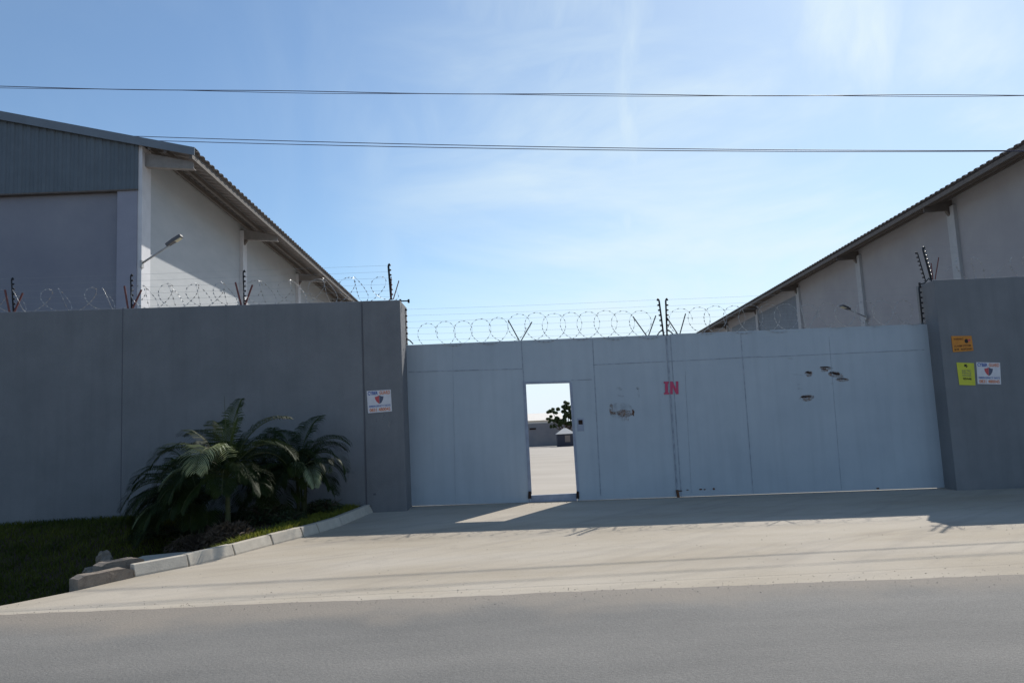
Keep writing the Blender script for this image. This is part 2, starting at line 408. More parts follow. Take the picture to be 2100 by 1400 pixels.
# planting bed (soil) left of the kerb
mb = MB(); vs = []; fs = []
rows = lin(7.25, edge[0].y, 70) + [13.4]
def bedrow(y):
    ex = (edge_x(y) - .05) if y < edge[0].y else edge[0].x + .02
    out = [ex - t for t in (0, .12, .25, .4, .6, .8, 1.0, 1.3, 1.6, 2, 2.5, 3, 3.5, 4, 5, 7, 10, 16, 30, 60)]
    return out
for y in rows:
    for x in bedrow(y):
        vs.append((x, y, Hbed(x, y) - .03 + .02 * mnoise.noise(Vector((x * 3, y * 3, 0)))))
n = 20
for j in range(len(rows) - 1):
    for i in range(n - 1): fs.append((j * n + i, j * n + i + 1, (j + 1) * n + i + 1, (j + 1) * n + i))
mb.add(vs, fs); o = mb.build('garden_bed', M_soil, None, origin=(0, 0, 0), fix=False, smooth=True); o['kind'] = 'structure'

# grass blades
M_grass2 = mat('sunlit_grass_blades', (0.13, 0.16, 0.02), .7, scale=2.5, col2=(0.26, 0.26, 0.045), trans=.4)  # lighter copy of the lawn blades, sunlight put into their colour
mb = MB(); vs = []; fs = []; strip = []
def blade(x, y, z, h, lean):
    a = rnd.uniform(0, 6.28); wv = Vector((math.cos(a), math.sin(a), 0)) * rnd.uniform(.004, .008)
    b = rnd.uniform(0, 6.28); l = Vector((math.cos(b), math.sin(b), 0)) * h * lean
    p = Vector((x, y, z)); n = len(vs)
    vs.extend([p - wv, p + wv, p + l * .4 + Vector((0, 0, h * .6)) + wv * .8, p + l * .4 + Vector((0, 0, h * .6)) - wv * .8, p + l + Vector((0, 0, h))])
    fs.extend([(n, n + 1, n + 2, n + 3), (n + 3, n + 2, n + 4)])
cnt = 0
while cnt < 64000:
    y = rnd.uniform(7.5, 13.1); x = rnd.uniform(-14, -1.9) if cnt % 3 == 0 else rnd.uniform(-9.5, -1.9)
    ex = edge_x(y)
    if x > ex - .14 or y > wall_y(x) - .02: continue
    dist = ex - x
    # bare soil round the palms, grass strip along the kerb and lawn at the left
    soil = -5.0 < x < -2.1 and y > 9.6 and dist > .50 + .15 * mnoise.noise(Vector((x * 3, y * 3, 1)))
    if soil and rnd.random() > .03: continue
    if -4.8 < x < -4.0 and y < 9.3 and dist < .7: continue
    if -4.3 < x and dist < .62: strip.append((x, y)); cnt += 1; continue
    blade(x, y, Hbed(x, y) - .03, rnd.uniform(.03, .085), rnd.uniform(.2, .9)); cnt += 1
mb.add(vs, fs); o = mb.build('grass', M_grass, None, origin=(0, 0, 0), fix=False); o['kind'] = 'stuff'
tag(o, 'short dark grass on the bank below the left wall', 'grass')
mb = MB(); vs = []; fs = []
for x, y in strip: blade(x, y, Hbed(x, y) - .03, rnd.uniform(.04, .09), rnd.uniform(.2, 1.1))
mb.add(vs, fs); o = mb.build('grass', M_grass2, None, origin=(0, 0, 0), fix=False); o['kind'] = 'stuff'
tag(o, 'strip of grass behind the kerb, coloured bright yellow-green as if sunlit', 'grass')

# grit and small litter along the gate foot and the asphalt edge
mb = MB()
def pebble(x, y, z, q):
    a = rnd.uniform(0, 6.3); c_, s_ = math.cos(a) * q, math.sin(a) * q; h = q * rnd.uniform(.5, .9)
    mb.add([(x - c_, y - s_, z), (x + s_ * .8, y - c_ * .8, z), (x + c_, y + s_, z), (x - s_ * .7, y + c_ * .7, z), (x + .2 * c_, y, z + h)], [(0, 1, 4), (1, 2, 4), (2, 3, 4), (3, 0, 4)])
for _ in range(700):
    x = rnd.uniform(-6, 7); y = road_y(x) + rnd.gauss(0, .22)
    pebble(x, y, .013 if y < road_y(x) + .03 else Hb(y, x) + .001, rnd.uniform(.002, .008))
for _ in range(500):
    x = rnd.uniform(-1.9, 8); y = YG - abs(rnd.gauss(0, .10)) - .03
    pebble(x, y, Hb(y, x), rnd.uniform(.004, .014))
for _ in range(500):
    y = rnd.uniform(7, 13.5); x = rnd.uniform(edge_x(y) + .02 if y < 13 else -2.5, 9)
    pebble(x, y, Hb(y, x), rnd.uniform(.003, .009))
o = mb.build('grit', mat('grit_stone', (.30, .26, .215), .9, var=.3, scale=9), None, origin=(0, 0, 0), fix=False); o['kind'] = 'stuff'
tag(o, 'loose grit scattered along the asphalt edge and the foot of the gate', 'grit')

# ------------------------------------------------------------------ kerb stones
kw = ['in the wall shadow against the gate pier', 'second from the gate pier, in shadow', 'third from the gate pier, where the sunlight begins',
      'short sunlit stone beside the bright strip of grass', 'long sunlit stone beside the bright strip of grass', 'sunlit stone beside the dark soil bed',
      'palest stone at the road end of the kerb']
for i in range(7):
    a, b = KP[i], KP[i + 1]
    d = (b - a); d.z = 0; L_ = d.length; d.normalize(); nrm = Vector((d.y, -d.x, 0))
    if nrm.x > 0: nrm = -nrm
    a2 = a + d * .008; b2 = b - d * .012
    za, zb = Hb(a.y, a.x), Hb(b.y, b.x)
    hgt = .135 + rnd.uniform(-.006, .006)
    prof = [(-.01, -.1), (.0, .02), (.05, hgt), (.14, hgt), (.14, -.1)]
    mb = MB(); n = 5
    vs = [a2 + nrm * u + Vector((0, 0, za - a2.z + v)) for u, v in prof] + [b2 + nrm * u + Vector((0, 0, zb - b2.z + v)) for u, v in prof]
    mb.add(vs, [(0, 1, 2, 3, 4), (9, 8, 7, 6, 5)] + [(k, k + 5, (k + 1) % 5 + 5, (k + 1) % 5) for k in range(5)])
    o = mb.build('kerb_stone', M_kerb, None, bevel=.008)
    tag(o, 'concrete kerb stone, ' + kw[i], 'kerb stone', 'kerb stones along the driveway edge')
# kerb at the right edge, in front of the right wall
for i, (p0, p1, lb) in enumerate([((2052, 988), (2130, 1000), 'low kerb stone in shadow at the foot of the right wall'),
                                  ((2134, 1001), (2210, 1011), 'low kerb stone at the foot of the right wall, outermost')]):
    a, b = Gb(*p0), Gb(*p1)
    d = (b - a); d.z = 0; d = d.normalized(); nr = Vector((-d.y, d.x, 0))
    o = MB().obox(a + Vector((0, 0, -.05)), d * ((b - a).length), nr * .15, (0, 0, .17)).build('kerb_stone', M_kerb, None, bevel=.01)
    tag(o, lb, 'kerb stone', 'kerb stones at the right wall')

# culvert blocks at the left end of the kerb
def rough_block(name, poly_px, back, h, label, m=M_block):
    a = Gb(*poly_px[0]); b = Gb(*poly_px[1]); d = b - a; d.z = 0
    nr = Vector((-d.y, d.x, 0)).normalized()
    if nr.y < 0: nr = -nr
    me = bpy.data.meshes.new(name); bm = bmesh.new()
    bmesh.ops.create_cube(bm, size=1)
    bmesh.ops.subdivide_edges(bm, edges=bm.edges, cuts=7, use_grid_fill=True)
    for v in bm.verts:
        c = v.co + Vector((.5, .5, .5))
        p = d * (c.x - .5) + nr * (c.y * back) + Vector((0, 0, c.z * (h + .25)))
        # worn corners
        ed = min(c.x, 1 - c.x) * d.length; 
        if c.z > .9: p.z -= .03 * max(0, 1 - ed / .06)
        q = mnoise.noise_vector(p * 8 + Vector((len(label), 0, 0))) * .009
        v.co = p + q
    bm.to_mesh(me); bm.free(); me.materials.append(m)
    o = bpy.data.objects.new(name, me); COL.objects.link(o)
    o.location = (a + b) / 2 + Vector((0, 0, -.25))
    tag(o, label, 'block'); return o
rough_block('concrete_block', [(160, 1209), (272, 1184)], .17, .125, 'brown weathered concrete block at the road end of the kerb, dark face to the road')
a = Gb(200, 1186); rough_block('concrete_block', [(208, 1186), (296, 1168)], .2, .155, 'worn stone block lying behind the kerb end block')
# pale culvert slab behind the kerb's last stones
q = [G(232, 1162, .10), G(292, 1139, .10), G(372, 1131, .10), G(445, 1129, .10), G(405, 1146, .10), G(300, 1163, .10)]
o = MB().prism(q, (0, 0, -.3)).build('concrete_slab', M_kerb, None, bevel=.01)
tag(o, 'pale thin concrete slab lying flat behind the sunlit kerb end', 'slab')
# broken stone
def rock(name, c, r, label, m):
    me = bpy.data.meshes.new(name); bm = bmesh.new(); bmesh.ops.create_icosphere(bm, subdivisions=3, radius=1)
    for v in bm.verts:
        n = v.co.normalized()
        k = 1 + .45 * mnoise.noise(n * 1.7 + Vector((c.x * 5, 0, 0))) + .1 * mnoise.noise(n * 6)
        v.co = Vector((n.x * r[0] * k, n.y * r[1] * k, n.z * r[2] * k + r[2] * .6))
    bm.to_mesh(me); bm.free(); me.materials.append(m)
    o = bpy.data.objects.new(name, me); COL.objects.link(o); o.location = c; tag(o, label, 'stone'); return o
rock('stone', G(214, 1158, .0), (.10, .08, .11), 'broken grey-brown stone standing behind the concrete blocks', M_block)
rock('stone', G(188, 1178, -.05), (.10, .08, .06), 'small brown stone half buried left of the concrete blocks', M_block)

# ------------------------------------------------------------------ boundary walls
Z0 = -.9
def wall_prism(tl, tr, thick, zb):
    n = thick
    return MB().prism([Vector((tl.x, tl.y, zb)), Vector((tr.x, tr.y, zb)), tr, tl], n)
tl = LW(-1400, 683); tr = LW(742, 617.5)
t = thing('boundary_wall', (LW(300, 1060).x, LW(300, 1060).y, .1), 'long grey plastered boundary wall left of the gate, behind the palms', 'wall')
wall_prism(tl, tr - Vector((0.01, 0, 0)), -ln * .23, Z0).build('wall', M_wall, t, bevel=.012)
for px in (252, -330):
    a = LW(px, 1092, .002); b = LW(px, 632 + (0 if px > 0 else 25), .002)
    a.x = b.x; a.z = Z0 + .3
    MB().obox(a - lu * .006, lu * .014, (0, 0, b.z - a.z), ln * .003).build('joint', M_joint, t)
# smudge on wall
# gate pier (left)
a = LW(742, 617, .004); b = LW(820, 615, .004)
t = thing('gate_pier', (b.x - .3, b.y, .1), 'grey plastered gate pier left of the gate carrying the security sign', 'pier')
back = Vector((0, 14.15 - b.y, 0))
pier_poly = [Vector((a.x, a.y, Z0)), Vector((b.x, b.y, Z0)), b, a]
# keep the reveal vertical in plan: front face follows the wall, side runs straight back
xs_top = b.x; xs_bot = LW(835, 1045, .004).x
pier_poly = [Vector((a.x, a.y, Z0)), Vector((xs_bot, b.y, Z0)), b, a]
MB().prism(pier_poly, back).build('pier', M_pier, t, bevel=.012)
aj = LW(748, 900, .006)
MB().obox(Vector((a.x - .012, a.y - .004, Z0 + .8)), (.014, 0, 0), (0, 0, a.z - Z0 - .8), (0, -.003, 0)).build('joint', M_joint, t)
# right wall
YR = 13.52
c = P(1934, 640, YR); c_top = P(1915, 574, YR); c_bot = P(1962, 1000, YR); r_top = P(2500, 566, YR)
t = thing('boundary_wall', (c.x + 2, YR, .1), 'grey plastered boundary wall right of the gate carrying three small signs', 'wall')
poly = [Vector((c_bot.x, YR, Z0)), Vector((r_top.x + 20, YR, Z0)), Vector((r_top.x + 20, YR, r_top.z)), c_top]
MB().prism(poly, (0, 14.15 - YR, 0)).build('wall', M_wall, t, bevel=.012)

# ------------------------------------------------------------------ gate
def Q(px, py, dy=0): return P(px, py, YG + dy)
def plate(mb, quad, dy=0, th=.05):
    pts = [Q(x, y, dy) for x, y in quad]
    return mb.prism(pts, (0, th, 0))
def bar(mb, p0, p1, wpx, dy, th):
    """thin rectangular bar between two pixels of the gate plane, wpx wide"""
    a, b = Q(*p0, dy), Q(*p1, dy); d = (b - a).normalized(); n = Vector((-d.z, 0, d.x)) * (wpx / 112.0 / 2)
    return mb.prism([a - n, b - n, b + n, a + n], (0, th, 0))
def bot(x): return 1038 + (x - 838) * (999 - 1038) / (1940 - 838)
def top(x): return 708 + (x - 830) * (665 - 708) / (1895 - 830)
gl = thing('gate_leaf', Q(1100, bot(1100)), 'light blue-grey steel gate leaf with the open pedestrian doorway', 'gate leaf', 'two leaves of the steel gate')
mb = MB()
plate(mb, [(818, bot(838)), (1089.3, bot(1088)), (1078, 787.5), (1078, top(1070)), (814, top(814))])   # left of door
plate(mb, [(1078, top(1070)), (1078, 787.5), (1168, 785), (1168, top(1168))])                           # above door
plate(mb, [(1168, top(1168)), (1168, 785), (1184.5, bot(1184)), (1389.7, bot(1389)), (1366.2, top(1365.5))])
mb.build('panel', M_gate, gl)
mb = MB()   # door sill
plate(mb, [(1089, bot(1089)), (1183.5, bot(1184)), (1182.5, 1011), (1088.5, 1015.5)], .003, .06); mb.build('door_sill', M_gframe, gl)
mb = MB()
bar(mb, (1076, 784.6), (1169, 782.4), 4, -.012, .01); bar(mb, (1076.3, 787), (1088.3, 1013), 4.5, -.012, .012); bar(mb, (1170, 785), (1185.5, 1012), 5, -.0125, .012)
bar(mb, (1073.5, 781), (1086, bot(1086)), 3, -.010, .01)
mb.build('door_frame', M_gframe, gl)
mb = MB()
bar(mb, (838, 762.5), (1071, 756), 1.6, -.004, .005); bar(mb, (1069, 699.5), (1074, 781), 1.6, -.0045, .005)
bar(mb, (1216, 748), (1365, 741), 1.6, -.004, .005); bar(mb, (1171, 779.5), (1214, 778), 1.5, -.0042, .005)
bar(mb, (1215, 694), (1232, 1016), 1.4, -.0048, .005); bar(mb, (928, 712), (934, 1030), .5, -.003, .004)
mb.build('weld_seam', M_seam, gl)
mb = MB()
bar(mb, (1366.4, 689), (1389.9, bot(1386)), 3, -.012, .011); mb.build('meeting_stile', M_seam, gl)
mb = MB(); bar(mb, (836, 709.5), (1360, 688.2), 4, -.003, .056); mb.build('top_rail', M_gate, gl)
# lock plate with hole, handle
mb = MB(); plate(mb, [(1184, 884), (1198, 883.5), (1197, 857), (1183.5, 857.5)], -.006, .007); lk = mb.build('lock_plate', M_gframe, gl)
mb = MB(); plate(mb, [(1186.5, 870), (1195, 869.7), (1194.5, 860.5), (1186, 861)], -.010, .006); mb.build('keyhole', M_hole, lk)
mb = MB(); plate(mb, [(1182, 1022), (1188, 1021.7), (1187, 1007), (1182.5, 1007)], -.03, .03); mb.build('hinge', M_hole, gl)
mb = MB(); plate(mb, [(1083, 1022), (1090, 1021.7), (1089, 1007), (1083.5, 1007)], -.03, .03); mb.build('hinge', M_hole, gl)
gr_ = thing('gate_leaf', Q(1650, bot(1650)), 'light blue-grey steel gate leaf with torn rusty slits, right of the red lettering', 'gate leaf', 'two leaves of the steel gate')
mb = MB()
plate(mb, [(1390.3, bot(1391)), (1950, bot(1950)), (1905, top(1905)), (1366.8, top(1367.5))]); mb.build('panel', M_gate, gr_)
mb = MB()
bar(mb, (1370, 741), (1560, 731), 1.5, -.004, .005); bar(mb, (1560, 732), (1896, 717), 1.3, -.004, .005)
bar(mb, (1519, 684), (1545, 1012), 1.3, -.0045, .005); bar(mb, (1405, 760), (1418, 1010), .4, -.003, .004)
bar(mb, (1700, 690), (1726, 1004), .5, -.0035, .004)
mb.build('weld_seam', M_seam, gr_)
mb = MB(); bar(mb, (1374.5, 688), (1397.5, bot(1394)), 1.5, -.006, .006); mb.build('meeting_stile', M_seam, gr_)
mb = MB(); bar(mb, (1375, 686.7), (1897, 666), 4, -.003, .056); mb.build('top_rail', M_gate, gr_)
mb = MB(); bar(mb, (1389, 1004), (1392, bot(1392) + 3), 5, -.035, .03); mb.build('drop_bolt', M_rust, gr_)

def noisemask(name, base, col2, lo, hi, scale, alpha=1.0):
    m = mat(name, base, .9, scale=25, col2=col2)
    nt = m.node_tree; N = nt.nodes; L = nt.links; b = N['Principled BSDF']
    tc = N.new('ShaderNodeTexCoord'); nz = N.new('ShaderNodeTexNoise'); nz.inputs['Scale'].default_value = scale; nz.inputs['Detail'].default_value = 8
    nz.inputs['Roughness'].default_value = .7
    mr = N.new('ShaderNodeMapRange'); mr.inputs['From Min'].default_value = lo; mr.inputs['From Max'].default_value = hi; mr.inputs['To Max'].default_value = alpha
    L.new(tc.outputs['Object'], nz.inputs['Vector']); L.new(nz.outputs['Fac'], mr.inputs['Value']); L.new(mr.outputs[0], b.inputs['Alpha'])
    return m
M_stain = noisemask('rust_stain', (0.16, 0.10, 0.07), (0.30, 0.17, 0.10), .40, .62, 14, .7)
M_stain2 = noisemask('brown_stain', (0.12, 0.10, 0.09), (0.2, 0.17, 0.15), .42, .80, 9, .35)
M_scuff = noisemask('pale_scuff', (0.30, 0.30, 0.30), (0.40, 0.40, 0.40), .45, .65, 16, .7)
def blob(parent, name, m, cx, cy, wx, wy, dy, ang=0, seed=0, fn=Q, n=22, jag=.35):
    pts = []
    for k in range(n):
        a = 2 * math.pi * k / n
        r = 1 + jag * mnoise.noise(Vector((math.cos(a) * 1.6, math.sin(a) * 1.6, seed * 3.7)))
        x = math.cos(a) * wx / 2 * r; y = math.sin(a) * wy / 2 * r
        ca, sa = math.cos(ang), math.sin(ang)
        pts.append(fn(cx + x * ca - y * sa, cy + x * sa + y * ca, dy))
    mb = MB(); mb.add(pts, [tuple(range(n))]); return mb.build(name, m, parent, fix=False)
# torn slits on the right leaf
for i, (cx, cy, wx, wy, an) in enumerate([(1658, 763.5, 13, 6, .1), (1692, 752.5, 22, 3.5, 0), (1690, 757, 12, 3, 0), (1712, 765, 24, 7, .18), (1727, 776, 20, 3.5, .02), (1653, 813, 24, 6.5, -.06)]):
    blob(gr_, 'rust_mark', M_stain, cx + 1, cy + 2.5, wx * 1.3, wy * 1.9, -.0022 - i * .0001, an, i)
    blob(gr_, 'torn_slit', M_hole, cx, cy, wx, wy * .72, -.0032, an, i + 10, jag=.5)
for i, (cx, cy, wx, wy) in enumerate([(1636, 768, 22, 2), (1636, 788, 8, 4), (1641, 797, 12, 3), (1706, 786, 8, 3), (1622, 735, 14, 3)]):
    blob(gr_, 'scratch', M_stain2, cx, cy, wx, wy, -.0018, .1, i + 30)
for i, (cx, cy, wx, wy) in enumerate([(1395, 1006, 8, 3), (1410, 1004, 5, 2), (1437, 1003, 6, 3), (1445, 1003, 4, 2.5), (1464, 1002, 5, 4), (1800, 1001, 7, 3)]):
    blob(gr_, 'rust_mark', M_rust, cx, cy, wx, wy, -.006, 0, i + 40)
# rust patches on the left leaf
blob(gl, 'rust_mark', M_stain2, 1274, 842, 50, 34, -.0016, 0, 3, jag=.3)
blob(gl, 'rust_mark', M_stain, 1276, 846, 34, 14, -.0019, -.2, 21, jag=.8)
blob(gl, 'rust_mark', M_stain, 1253, 838, 8, 20, -.0026, 0, 5)
blob(gl, 'rust_mark', M_rust, 1298, 845, 5, 11, -.0029, 0, 6, jag=.9)
blob(gl, 'rust_mark', M_stain, 1287, 850, 26, 8, -.0025, -.15, 7, jag=.7)
blob(gl, 'rust_mark', M_stain, 1264, 847, 18, 6, -.0024, .3, 8)
for k in range(4): blob(gl, 'rust_mark', M_stain, 1276 + 4 * k, 857 + (k % 2) * 2, 1.6, 12, -.0023, 0, k)
blob(gl, 'scratch', M_stain2, 1270, 796, 12, 7, -.002, .2, 9, jag=.9)
blob(gl, 'scratch', M_stain2, 1272, 811, 16, 4, -.002, .2, 10)
blob(gl, 'rust_mark', M_stain, 1308, 796, 7, 5, -.002, .2, 11)
blob(gl, 'scratch', M_stain2, 1310, 808, 6, 14, -.0021, 0, 12)
blob(gl, 'scratch', M_stain2, 1222, 848, 14, 2.5, -.002, .8, 12)
# IN lettering (on both leaves, one stroke each side of the join)
def zoff(pts, dy): return [Q(x, y, dy) for x, y in pts]
MB().prism(zoff([(1374.5, 808), (1374, 782), (1379.5, 782), (1386.5, 797), (1386, 781.7), (1391, 781.7), (1391.6, 807.6), (1386.4, 807.7), (1379.5, 793), (1379.8, 807.9)], -.0125), (0, .0015, 0)).build('lettering', M_inred, gr_)
MB().prism(zoff([(1361.8, 808.3), (1361.7, 805), (1364.2, 804.9), (1363.8, 785.6), (1361.3, 785.7), (1361.2, 782.3), (1371.8, 782.1), (1371.9, 785.4), (1369.6, 785.5), (1370.2, 804.8), (1372.4, 804.7), (1372.5, 808.1)], -.0155), (0, .0015, 0)).build('lettering', M_inred, gl)

# ------------------------------------------------------------------ signs
def sign_board(name, quad, fn, m, label, cat='sign', group=None):
    BL, BR, TR, TL = [fn(x, y, .0) for x, y in quad]
    t = thing(name, (BL + BR) / 2, label, cat, group)
    U = (BR - BL).normalized(); V = (TL - BL).normalized(); n = U.cross(V).normalized()
    if n.y > 0: n = -n
    t_poly = [BL, BR, TR, TL]
    MB().prism([p + n * .004 for p in t_poly], n * .006).build('board', m, t)
    def uv(u, v, o=0):
        b = BL + (BR - BL) * u; tp = TL + (TR - TL) * u
        return b + (tp - b) * v + n * (.0105 + o)
    return t, uv
def security_sign(quad, fn, label):
    t, uv = sign_board('security_sign', quad, fn, M_white, label, 'sign', 'security company signs')
    text_mesh('lettering', 'CYBER', uv(.04, .80), uv(.46, .80), uv(.04, .965), M_blue, t, .03)
    text_mesh('lettering', 'GUARD', uv(.52, .80), uv(.96, .80), uv(.52, .965), M_orange, t, .03)
    l = [(.5, .77), (.40, .72), (.32, .71), (.33, .60), (.39, .48), (.49, .38)]
    r = [(.5, .77), (.49, .38), (.58, .44), (.65, .57), (.68, .71), (.60, .72)]
    MB().add([uv(u, v, .001) for u, v in l], [tuple(range(6))]).build('crest', M_crest_r, t, fix=False)
    MB().add([uv(u + .006, v, .001) for u, v in r], [tuple(range(6))]).build('crest', M_crest_b, t, fix=False)
    text_mesh('lettering', 'EMERGENCY NO\'S', uv(.06, .25), uv(.95, .25), uv(.06, .335), M_blue, t, .02)
    text_mesh('lettering', '0831 480045', uv(.07, .05), uv(.94, .05), uv(.07, .20), M_orange, t, .03)
    return t
security_sign([(755, 847), (804, 843), (801.5, 798.5), (752, 801.5)], lambda x, y, o: LW(x, y, .004), 'white security sign with a red and slate crest, on the left gate pier')
fr = lambda x, y, o: P(x, y, YR)
security_sign([(2004.5, 787), (2052.5, 788), (2050, 743.5), (2001.5, 742.5)], fr, 'white security sign with a red and slate crest, on the right wall')
t, uv = sign_board('warning_sign', [(1954, 722), (1996, 719), (1991.5, 688.5), (1950, 689)], fr, M_obrd, 'orange sign with a black emblem, highest on the right wall')
MB().add([uv(.72 + .10 * math.cos(a), .66 + .14 * math.sin(a)) for a in [k * .5236 for k in range(12)]], [tuple(range(12))]).build('emblem', M_blk, t, fix=False)
MB().add([uv(u, v, .001) for u, v in [(.78, .70), (.86, .80), (.93, .74), (.90, .62), (.84, .66), (.80, .60)]], [tuple(range(6))]).build('emblem', M_crest_r, t, fix=False)
text_mesh('lettering', 'WARNING', uv(.10, .74), uv(.58, .74), uv(.10, .86), M_rust, t, .01)
text_mesh('lettering', 'ALARM SYSTEM', uv(.08, .30), uv(.90, .30), uv(.08, .42), M_rust, t, .01)
text_mesh('lettering', '24 HR', uv(.08, .08), uv(.30, .08), uv(.08, .22), M_blk, t, .02)
text_mesh('lettering', 'RESPONSE', uv(.40, .08), uv(.92, .08), uv(.40, .20), M_blk, t, .01)
t, uv = sign_board('electric_fence_sign', [(1967, 789), (2000, 790), (1996.5, 744.5), (1961, 743)], fr, M_ybrd, 'yellow electric fence warning sign beside the white sign on the right wall')
MB().add([uv(u, v) for u, v in [(.44, .93), (.60, .93), (.55, .86), (.66, .86), (.50, .76), (.52, .83), (.40, .83)]], [tuple(range(7))]).build('emblem', M_blk, t, fix=False)
for k, s_ in enumerate(['ELECTRIC', 'FENCE', 'DANGER']):
    text_mesh('lettering', s_, uv(.26, .60 - .11 * k), uv(.80, .60 - .11 * k), uv(.26, .68 - .11 * k), M_crest_b, t, .0)
text_mesh('lettering', 'GEVAAR', uv(.26, .24), uv(.80, .24), uv(.26, .33), M_blk, t, .04)
# scuffs under the left sign / stain
pier = [o for o in bpy.data.objects if o.name == 'gate_pier'][0]
lw1 = lambda x, y, o: LW(x, y, .0075)
for i, (cx, cy, wx, wy) in enumerate([(786, 858, 3, 10), (798, 868, 4, 18), (803, 864, 2, 14), (772, 862, 2, 10), (788, 850, 4, 4)]):
    blob(pier, 'scuff_mark', M_scuff, cx, cy, wx, wy, 0, 0, i, fn=lw1)
lwall = [o for o in bpy.data.objects if o.name == 'boundary_wall'][0]
blob(lwall, 'brown_stain', M_stain2, 708, 968, 34, 7, 0, 0, 3, fn=lambda x, y, o: LW(x, y, .004))
blob(pier, 'scuff_mark', M_joint, 768, 1013, 6, 5, 0, 0, 3, fn=lw1)

# ------------------------------------------------------------------ fence furniture
def make_post(name, h, nins, side, tint, label, cat='fence post', curve=True, r=.013):
    t = thing(name, (0, 0, 0), label, cat)
    pts = [(0, 0, 0), (0, 0, h * .93), (.010 * side, 0, h * .98), (.03 * side, 0, h)] if curve else [(0, 0, 0), (0, 0, h)]
    MB().tube(pts, r, 6).build('post', tint, t, smooth=True)
    for k in range(nins):
        z = h * (.14 + .82 * k / (nins - 1))
        mb = MB(); mb.tube([(0, -.004, z), (side * .03, -.004, z), (side * .045, -.004, z)], [.013, .018, .010], 7)
        mb.build('insulator', M_ins, t, smooth=True)
    MB().tube([(0, 0, 0), (0, 0, .012)], .035, 8).build('base_plate', tint, t)
    return t
def arms(name, dx0, h0, dx1, h1, m, label, r=.009, foot=.02):
    t = thing(name, (0, 0, 0), label, 'bracket')
    MB().tube([(-foot, 0, 0), (-dx0, 0, h0)], r, 5).build('arm', m, t)
    MB().tube([(foot, 0, 0), (dx1, 0, h1)], r, 5).build('arm', m, t)
    return t
# left wall: posts with red oxide V arms
walltop_c = -ln * .115     # centre line of the wall top
postA = make_post('electric_fence_post', .64, 7, 1, M_post, '')
armR = arms('razor_wire_bracket', .12, .42, .17, .36, M_red, '', .017, .03)
specs = [(20, 641, 7, 568), (264, 633, 258, 558), (497, 624, 492, 548)]
wl = ['outermost at the left edge of the photo', 'in front of the warehouse corner column', 'in front of the side wall pilaster']
for i, (x, y, xt, yt) in enumerate(specs):
    c = LW(x, y) + walltop_c; tpt = LW(xt, yt) + walltop_c * .0
    o = postA if i == 0 else copy_tree(postA)
    o.location = c + Vector((0, 0, -.01)); o.rotation_euler = (0, math.atan2(tpt.x - c.x, tpt.z - c.z) * .5, .0)
    tag(o, 'dark electric fence post on the left wall, ' + wl[i], 'fence post', 'electric fence posts on the left wall')
    b = armR if i == 0 else copy_tree(armR)
    b.location = c + Vector((.0, -.05, -.01)); b.rotation_euler = (0, (.0, .05, -.02)[i], .1)
    tag(b, 'red-brown V-shaped wire bracket on the left wall, ' + wl[i], 'bracket', 'red wire brackets on the left wall')
c = LW(801, 612) + walltop_c
o = make_post('electric_fence_post', .65, 7, 1, M_post, 'thick dark electric fence post on top of the left gate pier', r=.02); o.location = c; o['group'] = 'electric fence posts on the left wall'
o.rotation_euler = (0, R(-3), 0)
b = copy_tree(armR); b.location = c + Vector((.03, -.04, 0)); b.scale = (.5, 1, .95); b.rotation_euler = (0, .12, 0)
tag(b, 'narrow red-brown wire bracket on top of the left gate pier', 'bracket', 'red wire brackets on the left wall')
# small offset bracket beside pier
a = P(821, 617, 13.6); b2 = P(838, 617, 13.6)
t = thing('wire_offset_bracket', a, 'short horizontal dark bracket sticking out beside the top of the left pier', 'bracket')
MB().tube([a - Vector((.1, 0, 0)), b2], .012, 6).build('arm', M_post, t)
MB().tube([b2 - Vector((0, 0, .035)), b2 + Vector((0, 0, .03))], .02, 6).build('insulator', M_ins, t)
MB().tube([a + Vector((.0, 0, -.03)), a + Vector((0, 0, .03))], .02, 6).build('insulator', M_ins, t)
def gpost(px, py, pxt, pyt, side, label, strut=0, r=.014, n=7):
    c = Q(px, py, .025); tp = Q(pxt, pyt, .025)
    o = make_post('electric_fence_post', (tp - c).length, n, side, M_post, label, r=r)
    if strut: MB().tube([(strut * .13, 0, 0), (strut * .07, 0, .07), (0, 0, .11)], .012, 5).build('strut', M_post, o)
    o['group'] = 'electric fence posts on the gate'
    o.location = c; o.rotation_euler = (0, math.atan2(tp.x - c.x, tp.z - c.z), 0)
    return o
gpost(833, 706, 830, 633, 1, 'electric fence post on the gate top beside the left pier', 1, n=6)
gpost(1361, 688, 1351, 612, -1, 'left one of the pair of tall posts over the gate join', -1, .016)
gpost(1368, 688, 1365, 612, 1, 'right one of the pair of tall posts over the gate join', 1, .016)
gpost(1892, 664, 1884, 586, 1, 'electric fence post on the gate top beside the right wall', 0, .016)
def garm(px, py, a0, a1, label, m=M_armd, r=.011):
    c = Q(px, py, .03); p0 = Q(*a0, .03); p1 = Q(*a1, .03)
    t = thing('razor_wire_bracket', c, label, 'bracket', 'V-shaped wire brackets on the gate')
    MB().tube([c + Vector((-.02, 0, 0)), p0], r, 5).build('arm', m, t)
    MB().tube([c + Vector((.02, 0, 0)), p1], r, 5).build('arm', m, t)
garm(1067, 698, (1042, 656), (1091, 660), 'dark V-shaped wire bracket on the gate above the doorway')
garm(1328, 688, (1298, 649), (1345, 647), 'dark V-shaped wire bracket on the gate just left of the paired posts')
garm(1392, 685, (1367, 650), (1406, 643), 'dark V-shaped wire bracket on the gate just right of the paired posts')
garm(1656, 674, (1640, 620), (1680, 634), 'pale V-shaped wire bracket on the gate in front of the right warehouse', M_steel, .010)
